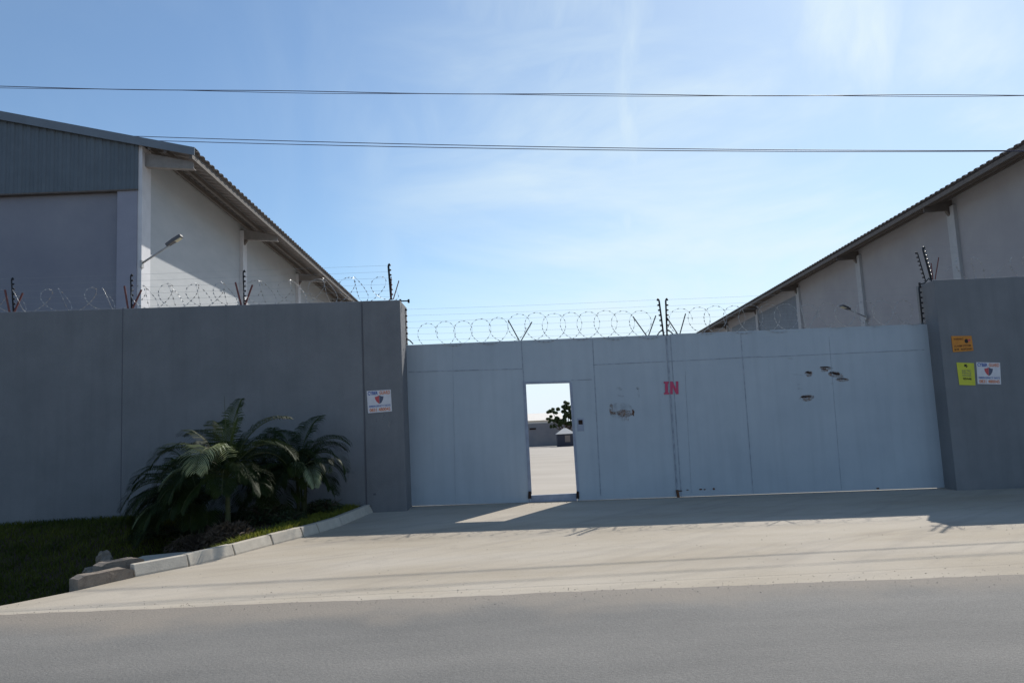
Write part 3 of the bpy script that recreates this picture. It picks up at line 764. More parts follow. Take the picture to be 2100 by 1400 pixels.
# right wall post cluster
c = P(1910, 574, YR + .15)
o = make_post('electric_fence_post', .62, 8, 1, M_post, 'thick dark electric fence post at the corner of the right wall', r=.018); o.location = c; o.rotation_euler = (0, R(-9), 0)
o['group'] = 'electric fence posts on the right wall'
o = make_post('electric_fence_post', .56, 7, -1, M_post, 'thin second electric fence post behind the thick one on the right wall', r=.010); o.location = c + Vector((-.05, .10, 0)); o.rotation_euler = (0, R(-10), 0)
o['group'] = 'electric fence posts on the right wall'
t = arms('razor_wire_bracket', .02, .30, .13, .40, M_red, 'red-brown bracket arm beside the corner post on the right wall', .010); t.location = c + Vector((.02, -.05, 0))
a = P(1886, 583, 13.6); b2 = P(1905, 574, 13.45)
t = thing('wire_offset_bracket', a, 'short bent dark bracket joining the right wall corner to the gate post', 'bracket')
MB().tube([a, a + Vector((.08, -.02, .015)), b2 + Vector((0, 0, .03)), b2 + Vector((.05, 0, -.02))], .011, 6).build('arm', M_post, t)
MB().tube([a + Vector((0, 0, -.03)), a + Vector((0, 0, .03))], .02, 6).build('insulator', M_ins, t)

# razor wire
def razor(name, pts, label, r=.0020, barb=.0085):
    mb = MB(); mb.tube(pts, r, 3, cap=False)
    acc = 0
    for a, b in zip(pts, pts[1:]):
        d = b - a; acc += d.length
        if acc > .065:
            acc = 0; dn = d.normalized(); s1 = dn.orthogonal().normalized(); s2 = dn.cross(s1)
            for s_ in (s1, s2):
                mb.add([a - dn * .022 + s_ * barb, a - dn * .008, a - dn * .022 - s_ * barb, a + dn * .022 - s_ * barb, a + dn * .008, a + dn * .022 + s_ * barb],
                       [(0, 1, 4, 5), (1, 2, 3, 4)])
    t = mb.build(name, M_wire, None, fix=False); tag(t, label, 'razor wire', 'razor wire coils'); return t
def flat_coil(x0, y0, x1, y1, r0, turns, seed):
    a, b = Q(x0, y0, .03), Q(x1, y1, .03); pts = []; n = turns * 26
    for i in range(n + 1):
        t = i / n; th = t * turns * 2 * math.pi
        rr = r0 * (1 + .10 * mnoise.noise(Vector((t * turns * .8, seed, 0))))
        base = a.lerp(b, t)
        pts.append(base + Vector((math.cos(th) * rr * 1.08, .06 * math.sin(th * .5), math.sin(th) * rr + .035 * mnoise.noise(Vector((t * 5, seed, 3))))))
    return pts
def rise_coil(segs, seed):
    out = []
    for s_ in segs: out += flat_coil(*s_, seed)
    return out
pts = rise_coil([(868, 690, 1050, 675, .235, 5)], 1) + rise_coil([(1056, 673, 1340, 664, .265, 8)], 2)
razor('razor_wire', pts, 'looping razor wire along the top of the left gate leaf')
pts = rise_coil([(1388, 661, 1640, 650, .265, 7)], 3) + rise_coil([(1648, 650, 1880, 640, .24, 6)], 4)
razor('razor_wire', pts, 'looping razor wire along the top of the right gate leaf')
def helix(a, b, r, turns, seed, sx=.20):
    pts = []; n = turns * 22
    for i in range(n + 1):
        t = i / n; th = t * turns * 2 * math.pi
        rr = r * (1 + .16 * mnoise.noise(Vector((t * turns * .6, seed, 0))))
        pts.append(a.lerp(b, t) + Vector((math.cos(th) * sx * rr / r * .5 + .16 * math.sin(th) * math.cos(th * .5) +  .05 * mnoise.noise(Vector((t * 9, seed, 7))), math.cos(th + .3) * rr * .8, math.sin(th) * rr)))
    return pts
up = Vector((0, 0, .20))
razor('razor_wire', helix(LW(-700, 661) + walltop_c + up, LW(255, 633) + walltop_c + up, .20, 20, 1, .12), 'razor wire coil on the wall in front of the left gable')
razor('razor_wire', helix(LW(268, 632) + walltop_c + up, LW(488, 624) + walltop_c + up, .21, 8, 2, .14), 'razor wire coil on the wall in front of the sunlit side wall')
razor('razor_wire', helix(LW(505, 623) + walltop_c + up, LW(795, 613) + walltop_c + up, .215, 9, 3, .26), 'razor wire coil on the wall below the low end of the left roof')
razor('razor_wire', helix(P(1940, 574, YR + .15) + up, P(2600, 565, YR + .15) + up, .20, 12, 4, .25), 'razor wire coil along the top of the right wall')
# electric strands
rk = ['topmost', 'second from the top', 'third from the top', 'fourth from the top', 'fifth from the top', 'lowest']
def strands(a, b, at, bt, n, where, grp, r=.0016):
    for k in range(n):
        t = k / (n - 1) * .9 + .02
        p, q = at.lerp(a, t), bt.lerp(b, t)
        pts = [p.lerp(q, s / 8) + Vector((0, 0, -.012 * 4 * (s / 8) * (1 - s / 8))) for s in range(9)]
        o = MB().tube(pts, r, 4).build('fence_wire', M_strand, None, fix=False)
        tag(o, f'thin electric fence strand {where}, {rk[k]}', 'fence wire', grp)
strands(Q(834, 704, .02), Q(1359, 685, .02), Q(830, 633, .02), Q(1351, 613, .02), 6, 'over the left gate leaf', 'strands over the left gate leaf')
strands(Q(1369, 685, .02), Q(1891, 662, .02), Q(1366, 613, .02), Q(1885, 588, .02), 6, 'over the right gate leaf', 'strands over the right gate leaf')
strands(LW(-700, 668) + walltop_c, LW(800, 612) + walltop_c, LW(-720, 590) + walltop_c, LW(797, 540) + walltop_c, 6, 'over the left wall', 'strands over the left wall')
strands(P(1912, 573, YR + .15), P(2600, 566, YR + .15), P(1902, 505, YR + .15), P(2600, 495, YR + .15), 6, 'over the right wall', 'strands over the right wall')

# ------------------------------------------------------------------ power lines
def cable(Yf, cs, r, label, twist=0.0, ph=0):
    """cable hung along depth Yf(x); its sag follows three sighted points"""
    (a1, b1_), (a2, b2_), (a3, b3_) = cs
    def row(q):
        q = max(-900, min(3000, q))
        return b1_ * (q - a2) * (q - a3) / ((a1 - a2) * (a1 - a3)) + b2_ * (q - a1) * (q - a3) / ((a2 - a1) * (a2 - a3)) + b3_ * (q - a1) * (q - a2) / ((a3 - a1) * (a3 - a2))
    pts = []
    for q in lin(-900, 3000, 160):
        p = P(q, row(q), 15)
        x = p.x
        for _ in range(20):
            p = P(q, row(q), Yf(x)); x = .5 * x + .5 * p.x
        pts.append(p + Vector((0, twist * math.cos(x * .9 + ph), twist * math.sin(x * .9 + ph))))
    a, b = pts[0], pts[-1]
    pts = [a + (a - pts[1]) * 40] + pts + [b + (b - pts[-2]) * 40]
    o = MB().tube(pts, r, 6).build('power_cable', M_cable, None, smooth=True)
    tag(o, label, 'cable', 'overhead power cables')
yu = lambda x: 16.0
yl = lambda x: 15.0 + .25 * (math.sqrt(x * x + 4) - x) / 2
cable(yu, [(0, 178), (950, 192), (2100, 195.5)], .0085, 'uppermost dark overhead cable crossing the whole sky', .012, 0)
cable(yu, [(0, 179.5), (950, 194), (2100, 196.5)], .006, 'thinner strand twisted along the uppermost overhead cable', .012, 2.6)
cable(yl, [(380, 283), (1100, 301), (2060, 309)], .008, 'upper strand of the lower pair of overhead cables')
cable(yl, [(380, 290.5), (1100, 306), (2060, 310.5)], .008, 'lower strand of the lower pair of overhead cables')

# ------------------------------------------------------------------ warehouses
def sheet(mb, samples, th=Vector((0, 0, -.004))):
    n = len(samples); vs = []
    for a, b in samples: vs += [a, b]
    mb.add(vs, [(2 * i, 2 * i + 2, 2 * i + 3, 2 * i + 1) for i in range(n - 1)])
def trap(u, pitch, depth):
    f = (u / pitch) % 1
    if f < .35: return 0
    if f < .5: return depth * (f - .35) / .15
    if f < .85: return depth
    return depth * (1 - (f - .85) / .15)
def warehouse(side, E0, U, length, wallx_off, slope, label, cols, ypitch=.29, startback=0):
    """E0 near eave point, U horizontal unit vector running away from camera, side=-1 roof rises to the left"""
    W = Vector((U.y, -U.x, 0)) * side     # points away from the lane (into the building)
    t = thing('warehouse', E0 + W * 8 - Vector((0, 0, E0.z)), label, 'warehouse')
    half = 13.0; ov = wallx_off
    E = E0.copy(); zup = Vector((0, 0, 1))
    V = (W + zup * slope)                  # per metre of run
    Nn = (zup - W * slope).normalized()
    # roof sheet: near slope
    for k, (O_, D_) in enumerate([(E, V), (E + V * half, W - zup * slope)]):
        mb = MB(); sm = []; u = 0
        Nk = Nn if k == 0 else (zup + W * slope).normalized()
        step = ypitch / 20 * 3 if k == 0 else ypitch
        uu = []
        c = 0
        while c * ypitch < length:
            b = c * ypitch
            uu += [b, b + .35 * ypitch, b + .5 * ypitch, b + .85 * ypitch]; c += 1
        for u in uu:
            o_ = Nk * trap(u + 1e-6, ypitch, .036)
            p = O_ + U * u + o_; sm.append((p, p + D_ * half))
        sheet(mb, sm); r = mb.build('roof', M_roof, t, fix=False)
        so = r.modifiers.new('solid', 'SOLIDIFY'); so.thickness = .006; so.offset = 0
    return t, W, V, Nn
# LEFT
E0 = P(400, 309, 15.75); E1 = G(730, 614, E0.z); U = (E1 - E0); U.z = 0; U.normalize()
SL = .235
t, W, V, Nn = warehouse(-1, E0, U, 26.2, 1.0, SL, 'large cream warehouse left of the gate with slate cladding on its gable', None)
if W.x > 0: W = -W
zup = Vector((0, 0, 1))
C = P(287, 480, 15.85); C.z = 0                     # wall corner on the ground
ovh = (C - Vector((E0.x, E0.y, 0))).dot(W)           # eave overhang
lenL = 26
def roofz(run): return E0.z + run * SL - .06        # underside of the sheet at a run from the eave
wt = roofz(ovh)
Cb = C + Vector((0, 0, -.6))
# side wall
MB().prism([Cb, Cb + U * lenL, C + U * lenL + zup * wt, C + zup * wt], W * .25).build('side_wall', M_plaster, t)
# gable wall set back behind cladding
hg = 13.0 - ovh
gp = [Cb, C + zup * wt, C + W * hg + zup * roofz(13.0), C + W * (2 * hg) + zup * wt, Cb + W * (2 * hg)]
gp = [p - W * (-.26) if i < 2 else p for i, p in enumerate(gp)]
gp[1].z = roofz(ovh + .26)
MB().prism([p + U * .06 for p in gp], U * .2).build('gable_wall', M_plasterg, t)
# corner column
cw = .46
MB().prism([C + U * -.034 + W * .04 + zup * -.6, C + U * -.034 + W * cw + zup * -.6, C + U * -.034 + W * cw + zup * (roofz(ovh + cw) - .03), C + U * -.034 + W * .04 + zup * (roofz(ovh + .04) - .03)], U * -.02).build('column_face', mat('column_front_grey', (.27, .28, .34), .85, var=.05, scale=3), t)  # thin front sheet in a darker tone than the column's sides
MB().prism([C + U * -.03 - W * .05 + zup * -.6, C + U * -.03 + W * cw + zup * -.6, C + U * -.03 + W * cw + zup * (roofz(ovh + cw) - .02), C + U * -.03 - W * .05 + zup * (roofz(ovh - .05) - .02)], U * .42).build('corner_column', M_pil, t)
# pilasters on side wall
for d in (6.4, 12.8, 19.2, 25.4):
    p = C + U * d - W * .10
    MB().prism([p - zup * .6, p + U * .34 - zup * .6, p + U * .34 + zup * (wt - .2), p + zup * (wt - .2)], W * .12).build('pilaster', M_pil, t)
# brackets (tapered cantilever beams under the eave)
for i, d in enumerate((.02, 6.4, 12.8, 19.2, 25.4)):
    p = C + U * (d + .08)
    z1, z0 = roofz(ovh), roofz(.12)
    def bp(run, dz): return p - W * run + zup * (roofz(ovh - run) - .13 + dz)
    q = [bp(-.0, 0), bp(ovh - .12, 0), bp(ovh - .12, -.14), bp(.25, -.27), bp(0, -.30)]
    MB().prism(q, U * .02).build('eave_bracket', M_brk, t)
    MB().prism([bp(0, -.30), bp(.25, -.27), bp(ovh - .12, -.14), bp(ovh - .12, -.155), bp(.25, -.285), bp(0, -.315)], U * .14).build('eave_bracket', M_brk, t)
    if i:
        MB().prism([bp(.0, -.32), bp(.2, -.30), bp(.02, -.6), bp(0, -.6)], U * .10).build('knee_brace', M_purl, t)
# purlins
for run, h in ((.06, .12), (.42 * ovh + .1, .10), (.78 * ovh, .10)):
    p = Vector((E0.x, E0.y, 0)) + W * run + zup * (roofz(run) - .005)
    MB().obox(p, U * 26, W * .06, zup * -h).build('purlin', M_purl, t)
# verge flashing (front edge of the roof)
p = E0 - U * .02 + zup * .055
MB().prism([p, p + (W + zup * SL) * 13, p + (W + zup * SL) * 13 - zup * .22, p - zup * .17], U * -.02).build('verge_flashing', M_fascia, t)
MB().prism([p, p + (W + zup * SL) * 13, p + (W + zup * SL) * 13 + U * .25, p + U * .25], zup * .012).build('verge_flashing', M_fascia, t)
# gable cladding: corrugated sheet boxed out
ccx = P(278, 392, 15.70)
czb = (P(0, 395, 15.70).z + P(278, 390, 15.70).z) / 2
run0 = (Vector((ccx.x, ccx.y, 0)) - Vector((E0.x, E0.y, 0))).dot(W)
mb = MB(); sm = []; pitch = .17; c = 0
front = Vector((E0.x, E0.y, 0)) + U * .08
while c * pitch < 12 - run0:
    for f in (0, .35, .5, .85):
        u = (c + f) * pitch; run = run0 + u
        q = front + W * run - U * trap(u + 1e-6, pitch, .016)
        sm.append((q + zup * czb, q + zup * (roofz(run) - .02)))
    c += 1
sheet(mb, sm); o = mb.build('gable_cladding', M_clad, t, fix=False); so = o.modifiers.new('s', 'SOLIDIFY'); so.thickness = .004
q = front + W * run0
MB().prism([q + zup * czb, q + U * .25 + zup * czb, q + U * .25 + zup * (roofz(run0) - .02), q + zup * (roofz(run0) - .02)], W * .02).build('cladding_return', M_clad, t)
MB().obox(q + zup * (czb - .02) - U * .04, W * (11.5), U * .27, zup * .03).build('drip_edge', M_purl, t)
LC, LU_, LW_ = C, U, W

# RIGHT
E0r = P(2100, 290, 17.9); E1r = G(1445, 682, E0r.z - .3); Ur = E1r - E0r; Ur.z = 0; Ur.normalize()
E0r2 = E0r - Ur * 1.9
t, W2, V2, N2 = warehouse(1, E0r2, Ur, 46, 1.0, SL, 'large warehouse right of the gate, its whole side wall in shade', None, ypitch=.29)
if W2.x < 0: W2 = -W2
def roofz2(run): return E0r.z + run * SL - .06
ov2 = 1.0
Cr = Vector((E0r2.x, E0r2.y, 0)) + W2 * ov2 + Ur * .1
wt2 = roofz2(ov2)
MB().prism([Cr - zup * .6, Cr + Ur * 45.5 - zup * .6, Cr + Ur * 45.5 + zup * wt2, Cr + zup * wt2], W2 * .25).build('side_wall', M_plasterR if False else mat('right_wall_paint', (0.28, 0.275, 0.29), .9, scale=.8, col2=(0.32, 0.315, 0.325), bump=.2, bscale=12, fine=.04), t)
gp = [Cr + W2 * .26 - zup * .6, Cr + W2 * .26 + zup * roofz2(1.26), Cr + W2 * 12 + zup * roofz2(13), Cr + W2 * 24 + zup * wt2, Cr + W2 * 24 - zup * .6]
MB().prism(gp, Ur * .2).build('gable_wall', M_plasterg, t)
dists = []
for px, py in ((1962, 500), (1770, 610), (1642, 640)):
    hit = RP(px, py, Cr, W2); dists.append((hit - Cr).dot(Ur))
sp = (dists[-1] - dists[0]) / 2
dists = [dists[0] - sp * 1] + dists + [dists[-1] + sp * k for k in (1, 2)]
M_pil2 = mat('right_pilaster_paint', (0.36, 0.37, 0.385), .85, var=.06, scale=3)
for d in dists:
    if d < .2: d = .2
    p = Cr + Ur * (d - .2) - W2 * .10
    MB().prism([p - zup * .6, p + Ur * .4 - zup * .6, p + Ur * .4 + zup * (wt2 - .35), p + zup * (wt2 - .35)], W2 * .12).build('pilaster', M_pil2, t)
    p = Cr + Ur * d
    def bp(run, dz): return p - W2 * run + zup * (roofz2(ov2 - run) - .13 + dz)
    MB().prism([bp(0, 0), bp(ov2 - .12, 0), bp(ov2 - .12, -.16), bp(.2, -.30), bp(0, -.32)], Ur * .03).build('eave_bracket', M_purl, t)
    MB().prism([bp(0, -.32), bp(.2, -.30), bp(.02, -.62), bp(0, -.62)], Ur * .12).build('knee_brace', M_purl, t)
for run, h in ((.06, .12), (.5, .10), (.85, .10)):
    p = Vector((E0r2.x, E0r2.y, 0)) + W2 * run + zup * (roofz2(run) - .005)
    MB().obox(p, Ur * 45.5, W2 * .06, zup * -h).build('purlin', M_purl, t)
p = E0r2 - Ur * .02 + zup * .055
MB().prism([p, p + (W2 + zup * SL) * 13, p + (W2 + zup * SL) * 13 - zup * .22, p - zup * .17], Ur * -.02).build('verge_flashing', M_fascia, t)
# dark panel on the far part of that wall
a = RP(1640, 640, Cr - W2 * .03, W2); b = RP(1500, 660, Cr - W2 * .03, W2)
za = RP(1640, 614, Cr - W2 * .03, W2).z; zb = RP(1560, 642, Cr - W2 * .03, W2).z
MB().prism([Vector((a.x, a.y, 0)), Vector((b.x, b.y, 0)), Vector((b.x, b.y, zb)), Vector((a.x, a.y, zb))], W2 * .028).build('dark_panel', mat('dark_panel_slate', (0.13, 0.15, 0.18), .6, var=.1, scale=3), t)

# wall lamps
def wall_lamp(root, tip, head_len, label, w=.075):
    t = thing('wall_lamp', root, label, 'lamp')
    d = (tip - root); j = root + d * .68
    MB().tube([root, j], .022, 7).build('arm', M_steel, t, smooth=True)
    MB().obox(root - Vector((.02, .05, .10)), (.04, 0, 0), (0, .1, 0), (0, 0, .16)).build('mounting_plate', M_steel, t)
    dn = d.normalized(); sd_ = dn.cross(zup).normalized(); upv = sd_.cross(dn).normalized()
    MB().prism([j - dn * .05 - sd_ * .05, j + dn * .14 - sd_ * w, tip - sd_ * w * .8, tip + sd_ * w * .8, j + dn * .14 + sd_ * w, j - dn * .05 + sd_ * .05], upv * .07).build('lamp_head', M_lamph, t, bevel=.01)
    MB().prism([j + dn * .16 - sd_ * w * .75, tip - dn * .03 - sd_ * w * .6, tip - dn * .03 + sd_ * w * .6, j + dn * .16 + sd_ * w * .75], -upv * .015).build('lens', M_lens, t)
    return t
rt = RP(291, 540, LC - LW_ * .06, LW_); tp = P(374, 486, rt.y - .05)
wall_lamp(rt, tp, .4, 'grey lamp on a slanted arm at the corner of the left warehouse')
rt = RP(1776, 650, Cr - W2 * .11, W2); tp = P(1724, 628, rt.y - .2)
wall_lamp(rt, tp, .5, 'dark lamp on a slanted arm on a pilaster of the right warehouse', .13)

# ------------------------------------------------------------------ what shows through the doorway
FY = 80.0
a = P(1060, 870, FY); b = P(1215, 863, FY)
t = thing('yard_wall', (0, FY, -.5), 'low grey block wall at the far end of the yard, seen through the doorway', 'wall')
MB().box(-34, 40, FY, FY + .3, -1.2, P(1105, 868, FY).z).build('wall', M_farwall, t)
MB().box(-34, 40, FY - .03, FY + .33, P(1105, 868, FY).z, P(1105, 868, FY).z + .07).build('coping', M_hutroof, t)
p0, p1 = P(1086, 881, FY), P(1099, 877, FY)
MB().box(p0.x, p1.x, FY - .05, FY - .004, p0.z, p1.z).build('vent_opening', M_hole, t)
t = thing('distant_shed', (P(1090, 860, 130).x, 130, -.5), 'pale far-off shed roof above the yard wall, seen through the doorway', 'building')
x0 = P(1040, 850, 130).x; x1 = P(1150, 850, 130).x; zt = P(1100, 852, 130).z; ze = P(1100, 862, 130).z
MB().box(x0, x1, 130, 142, -.8, ze).build('wall', M_farb, t)
MB().prism([Vector((x0 - .4, 129.6, ze)), Vector((x0 - .4, 142.4, ze)), Vector((x0 - .4, 136, zt + .5))], (x1 - x0 + .8, 0, 0)).build('roof', M_farb, t)
# hut
hy = 72.0
h0 = P(1144, 912, hy); h1 = P(1180, 910, hy); zt = P(1144, 890, hy).z; zp = P(1158, 880, hy).z
t = thing('guard_hut', ((h0.x + h1.x) / 2, hy, Hb(hy)), 'small dark hut with a pale pyramid roof, seen through the doorway', 'hut')
MB().box(h0.x, h1.x, hy, hy + 1.7, Hb(hy) - .1, zt).build('wall', M_hut, t)
mx_, ww = (h0.x + h1.x) / 2, (h1.x - h0.x) / 2 + .12
MB().add([(mx_ - ww, hy - .12, zt), (mx_ + ww, hy - .12, zt), (mx_ + ww, hy + 1.8, zt), (mx_ - ww, hy + 1.8, zt), (mx_ - .15, hy + .85, zp + .12), (mx_ + .1, hy + .85, zp + .12)],
         [(0, 1, 5, 4), (1, 2, 5), (2, 3, 4, 5), (3, 0, 4), (3, 2, 1, 0)]).build('roof', M_hutroof, t)
d0 = P(1159, 906, hy - .05); d1 = P(1169, 892, hy - .05)
MB().box(d0.x, d1.x, hy - .04, hy - .004, d0.z, d1.z).build('window', mat('hut_window', (.22, .19, .17), .4), t)
# tree
def leafcloud(mb, c, r, n, s, rn=rnd):
    for _ in range(n):
        while True:
            v = Vector((rn.uniform(-1, 1), rn.uniform(-1, 1), rn.uniform(-1, 1)))
            if v.length < 1: break
        v = v.normalized() * (v.length ** .5)
        p = c + Vector((v.x * r[0], v.y * r[1], v.z * r[2]))
        q = Euler((rn.uniform(0, 6), rn.uniform(0, 6), rn.uniform(0, 6))).to_matrix()
        k = s * rn.uniform(.6, 1.3)
        mb.add([p + q @ Vector((-k, 0, 0)), p + q @ Vector((0, -k * .45, 0)), p + q @ Vector((k, 0, 0)), p + q @ Vector((0, k * .45, 0))], [(0, 1, 2, 3)])
ty = 76.0
def tree(basex, y, px_clumps, label, ls=.075, dens=900):
    zb = Hb(y) if y < 80 else -.5
    t = thing('tree', (basex, y, zb), label, 'tree')
    mb = MB()
    cs = [(P(x, yy, y + dy), r) for x, yy, r, dy in px_clumps]
    mid = Vector((basex, y, zb + 1.0))
    mb.tube([Vector((basex, y, zb - .2)), mid], [.16, .12], 7)
    for c, r in cs: mb.tube([mid, mid.lerp(c, .5) + Vector((.1, 0, .05)), c], [.09, .05, .02], 5)
    mb.build('trunk', M_bark, t, fix=False)
    mb = MB()
    for c, r in cs: [leafcloud(mb, c + Vector((rnd.gauss(0, r * .55), rnd.gauss(0, r * .5), rnd.gauss(0, r * .45))), (r * .42, r * .42, r * .33), int(dens * r * r / .25 / 3.5), ls) for _k in range(8)]
    mb.build('crown', M_leaf, t, fix=False)
tree(P(1160, 880, ty).x, ty, [(1133, 846, .42, 0), (1128, 860, .3, .3), (1143, 862, .5, -.2), (1158, 842, .5, .2), (1166, 834, .45, 0), (1172, 850, .55, 0), (1156, 866, .6, -.3), (1184, 842, .6, .3), (1194, 862, .6, 0), (1136, 874, .28, 0), (1175, 868, .55, 0)],
     'bushy green tree in front of the far yard wall, seen through the doorway')

# ------------------------------------------------------------------ palms
def frond(mb_leaf, mb_r, base, az_, elev_, length, droop, nl=30, ll=.34, ms=1.0, twist=0, vang=.55, tipd=1.0):
    """pinnate frond: arching rachis with narrow leaflets on both sides"""
    d = Vector((math.cos(az_) * math.cos(elev_), math.sin(az_) * math.cos(elev_), math.sin(elev_)))
    p = base.copy(); pts = [p.copy()]; dirs = [d.copy()]; seg = 18
    for i in range(seg):
        f = (i + 1) / seg
        d = (d + Vector((0, 0, -droop * (.25 + f) / seg * 1.6))).normalized()
        p = p + d * (length / seg); pts.append(p.copy()); dirs.append(d.copy())
    mb_r.tube(pts, [.011 * (1 - .8 * i / seg) + .0015 for i in range(seg + 1)], 5)
    for k in range(nl):
        f = .16 + .84 * k / (nl - 1); fi = f * seg; i0 = min(int(fi), seg - 1); fr_ = fi - i0
        q = pts[i0].lerp(pts[i0 + 1], fr_); t_ = dirs[i0].lerp(dirs[i0 + 1], fr_).normalized()
        side0 = t_.cross(Vector((0, 0, 1)))
        if side0.length < .1: side0 = Vector((1, 0, 0))
        side0.normalize(); upv = side0.cross(t_).normalized()
        if twist: 
            rm = Matrix.Rotation(twist, 3, t_); side0 = rm @ side0; upv = rm @ upv
        L1 = ll * (math.sin(math.pi * min(1, .22 + .78 * f)) ** .6) * rnd.uniform(.85, 1.1) + .05
        for sgn in (-1, 1):
            fw = .45 + .55 * f
            a = (side0 * sgn + t_ * fw + upv * (vang * (1 - .5 * f)) + mnoise.noise_vector(q * 9) * .22).normalized()
            wv = a.cross(upv).normalized() * (.011 * ms)
            c0 = q; c1 = q + a * L1 * .45; a2 = (a + Vector((0, 0, -.55 * tipd))).normalized(); c2 = c1 + a2 * L1 * .35
            a3 = (a2 + Vector((0, 0, -.9 * tipd))).normalized(); c3 = c2 + a3 * L1 * .25
            fold = upv * .004
            mb_leaf.add([c0 - wv * .4, c0 + wv * .4, c1 + wv, c1 - wv, c2 + wv * .85, c2 - wv * .85, c3], [(0, 1, 2, 3), (3, 2, 4, 5), (5, 4, 6)])
def palm(base, trunk_h, trunk_r, fr_list, label, cat='palm', stems=1):
    t = thing('palm', base, label, cat, 'palms in the bed in front of the left wall')
    for s_ in range(stems):
        off = Vector((0, 0, 0)) if s_ == 0 else Vector((rnd.uniform(-.16, .16), rnd.uniform(-.12, .12), 0))
        pts = []; rr = []
        for i in range(13):
            f = i / 12
            pts.append(base + off * (1 + .6 * f) + Vector((.02 * math.sin(f * 3 + s_), 0, trunk_h * f - .08)))
            rr.append(trunk_r * (1.25 - .55 * f) * (1 + (.06 if i % 2 else 0)) * (1 if s_ == 0 else .6))
        MB().tube(pts, rr, 9).build('trunk', M_trunk, t, smooth=True)
    for spec in fr_list:
        az_, el, ln_, dr, pale = spec[:5]; kw_ = spec[5] if len(spec) > 5 else {}
        a = MB(); b = MB()
        st = base + Vector((kw_.pop('ox', 0), kw_.pop('oy', 0), trunk_h * rnd.uniform(.86, 1.0) + kw_.pop('oz', 0)))
        frond(a, b, st, R(az_), R(el), ln_, dr, **kw_)
        o = a.build('frond', M_frondp if pale else M_frond, t, fix=False)
        ORG[o.name] = ORG[t.name]
        b.build('rachis', M_rach, o, fix=False, smooth=True)
def bedpt(px, Y):
    # point of the bed at depth Y under pixel column px
    py = 1080
    for _ in range(6):
        p = P(px, py, Y); z = Hbed(p.x, p.y)
        # walk in py
        py += (p.z - (z - .03)) * F / Y
    p = P(px, py, Y); return Vector((p.x, Y, Hbed(p.x, Y) - .03))
b1 = bedpt(465, 10.75)
FT = dict(nl=54, ms=.55)
def fx(**k): d_ = dict(FT); d_.update(k); return d_
fl = [(262, 68, .98, 3.0, 1, fx(ll=.38, vang=.12, tipd=.8, ms=.55, nl=34, oy=-.16, oz=.06)),
      (318, 48, .80, 2.2, 0, fx(ll=.28, vang=.0)),
      (60, 84, 1.15, 1.2, 0, fx()), (25, 70, 1.3, 1.5, 0, fx()), (-5, 58, 1.25, 1.9, 0, fx()),
      (150, 66, 1.3, 1.5, 0, fx()), (178, 55, 1.35, 1.9, 0, fx()), (196, 40, 1.0, 1.7, 1, fx(ll=.22)), (205, 20, 1.0, 1.4, 0, fx(ll=.32)),
      (100, 60, 1.0, 1.4, 0, fx()), (330, 35, .85, 1.9, 0, fx()), (168, 24, 1.1, 1.7, 0, fx()), (120, 72, 1.2, 1.5, 0, fx()),
      (45, 50, 1.1, 1.7, 0, fx()), (228, 30, 1.0, 1.9, 0, fx()), (186, 44, 1.15, 1.9, 0, fx()), (285, 40, .75, 2.4, 0, fx()), (232, 52, .95, 2.6, 0, fx()), (240, 6, .9, 1.4, 0, fx())]
palm(b1, .95, .036, fl, 'tallest palm with a pale sunlit frond, in front of the left wall')
tp_ = b1 + Vector((0, 0, .95))
pt = bpy.data.objects['palm']
sp_top = P(460, 812, 10.75)
MB().tube([tp_, tp_.lerp(sp_top, .5) + Vector((.01, 0, 0)), sp_top], [.010, .007, .002], 6).build('spear_leaf', M_rach, pt)
b2 = bedpt(412, 11.6)
fl = [(a_, e_, l_, d_, 0, fx()) for a_, e_, l_, d_ in [(175, 66, 1.45, 2.0), (195, 46, 1.35, 2.1), (160, 78, 1.45, 2.1), (215, 58, 1.2, 2.2), (235, 42, 1.1, 2.0), (182, 26, 1.25, 1.8), (140, 55, 1.2, 1.8), (260, 55, 1.0, 2.3), (20, 64, .9, 1.8), (75, 74, 1.1, 1.4), (300, 38, .8, 1.9), (205, 10, 1.0, 1.3), (188, 58, 1.5, 2.3), (168, 40, 1.4, 2.0), (225, 22, 1.1, 1.6)]]
fl += [(208, 34, 1.05, 1.6, 1, fx(ll=.24)), (222, 52, 1.0, 2.4, 0, fx(ll=.34)), (240, 48, 1.0, 2.5, 0, fx(ll=.34)), (280, 48, .9, 2.5, 0, fx(ll=.34))]
palm(b2, .50, .032, fl, 'bushy dark palm with drooping fronds, leftmost in the bed', stems=3)
b3 = bedpt(610, 12.25)
fl = [(a_, e_, l_, d_, 0, fx()) for a_, e_, l_, d_ in [(160, 62, 1.2, 1.7), (135, 72, 1.15, 1.6), (60, 77, 1.15, 1.4), (25, 64, 1.05, 1.8), (5, 50, .95, 2.2), (-25, 44, .85, 2.3), (-60, 48, .8, 2.3), (150, 40, 1.1, 1.8), (185, 55, 1.2, 2.2), (215, 50, 1.0, 2.3), (245, 35, .8, 2.3), (190, 44, 1.0, 1.9), (225, 38, .85, 2.0), (260, 52, .75, 2.3), (100, 55, .9, 1.5), (170, 18, .8, 1.5), (-10, 20, .75, 1.5), (0, 70, 1.2, 2.0), (-15, 60, 1.15, 2.4), (178, 70, 1.25, 2.1)]]
fl += [(-45, 62, 1.2, 2.3, 0, fx(ll=.28)), (-75, 60, 1.2, 2.4, 0, fx(ll=.28)), (-58, 50, 1.15, 2.1, 1, fx(ll=.24))]
palm(b3, .62, .028, fl, 'multi-stemmed dark palm nearest the gate pier', stems=4)
b4 = bedpt(545, 12.4)
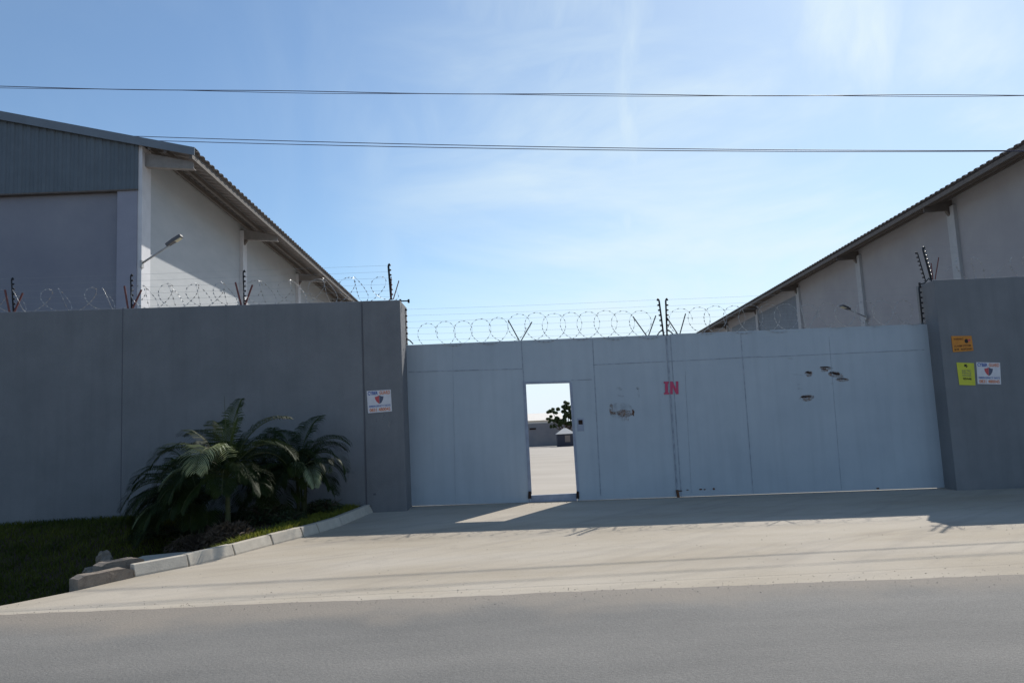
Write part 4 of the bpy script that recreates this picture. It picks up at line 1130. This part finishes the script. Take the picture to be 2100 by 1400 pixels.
palm(b4, .35, .026, [(a_, e_, l_, d_, 0, fx()) for a_, e_, l_, d_ in [(170, 60, 1.1, 1.9), (200, 50, 1.0, 2.2), (230, 52, .9, 2.3), (260, 55, .9, 2.4), (290, 50, .9, 2.4), (330, 50, .95, 2.2), (0, 58, 1.05, 2.0), (35, 68, 1.1, 1.6), (130, 70, 1.1, 1.6), (245, 25, .8, 1.8), (310, 25, .8, 1.8), (90, 80, 1.15, 1.2)]],
     'short dark palm half hidden between the tallest palm and the one nearest the pier', stems=2)
b5 = bedpt(372, 12.3)
palm(b5, .35, .026, [(a_, e_, l_, d_, 0, fx()) for a_, e_, l_, d_ in [(170, 62, 1.15, 2.0), (200, 48, 1.0, 2.2), (230, 50, .9, 2.3), (265, 52, .9, 2.4), (310, 50, .9, 2.2), (0, 60, 1.0, 2.0), (60, 74, 1.1, 1.5), (120, 70, 1.15, 1.6), (185, 30, .95, 1.9), (215, 20, .8, 1.6)]],
     'small dark palm closest to the wall behind the leftmost palm', stems=2)

# low plants between palms
def low_plant(px, Y, r, h, n, m, label, name='shrub', leafy=True):
    b = bedpt(px, Y)
    t = thing(name, b, label, 'shrub')
    mb = MB()
    for k in range(n // 12):
        a = rnd.uniform(0, 6.28); l = rnd.uniform(.3, 1)
        mb.tube([b, b + Vector((math.cos(a) * r * l * .5, math.sin(a) * r * l * .5, h * .5)), b + Vector((math.cos(a) * r * l, math.sin(a) * r * l, h * rnd.uniform(.6, 1)))], [.008, .005, .002], 4)
    mb.build('stem', M_bark, t, fix=False)
    mb = MB()
    for k in range(n):
        a = rnd.uniform(0, 6.28); rr = r * rnd.random() ** .6; zz = rnd.uniform(.05, 1) * h * (1 - .5 * (rr / r) ** 2)
        c_ = b + Vector((math.cos(a) * rr, math.sin(a) * rr, zz)); q_ = Euler((rnd.uniform(-.9, .9), rnd.uniform(-.9, .9), rnd.uniform(0, 6.3))).to_matrix()
        s_ = rnd.uniform(.03, .06)
        mb.add([c_ + q_ @ Vector(v) * s_ for v in ((-1, 0, 0), (0, -.3, .1), (1.2, 0, -.2), (0, .3, .1))], [(0, 1, 2, 3)])
    mb.build('foliage', m, t, fix=False)
low_plant(545, 11.9, .38, .34, 800, M_shrub, 'low dark leafy shrub between the two right palms')
low_plant(415, 11.1, .50, .30, 900, M_dry, 'dry brownish undergrowth at the foot of the leftmost palm')
low_plant(470, 10.5, .34, .30, 800, M_dry, 'dry undergrowth at the foot of the tallest palm')
low_plant(660, 12.5, .35, .22, 500, M_shrub, 'low dark shrub beside the pier end of the kerb')
low_plant(590, 11.7, .30, .16, 450, M_shrub, 'low spreading shrub below the palm nearest the pier')
low_plant(330, 12.0, .45, .16, 400, M_shrub, 'low dark undergrowth where the lawn meets the soil')
low_plant(2085, 12.95, .3, .14, 250, M_shrub, 'small dark plant behind the kerb at the right wall') if False else None
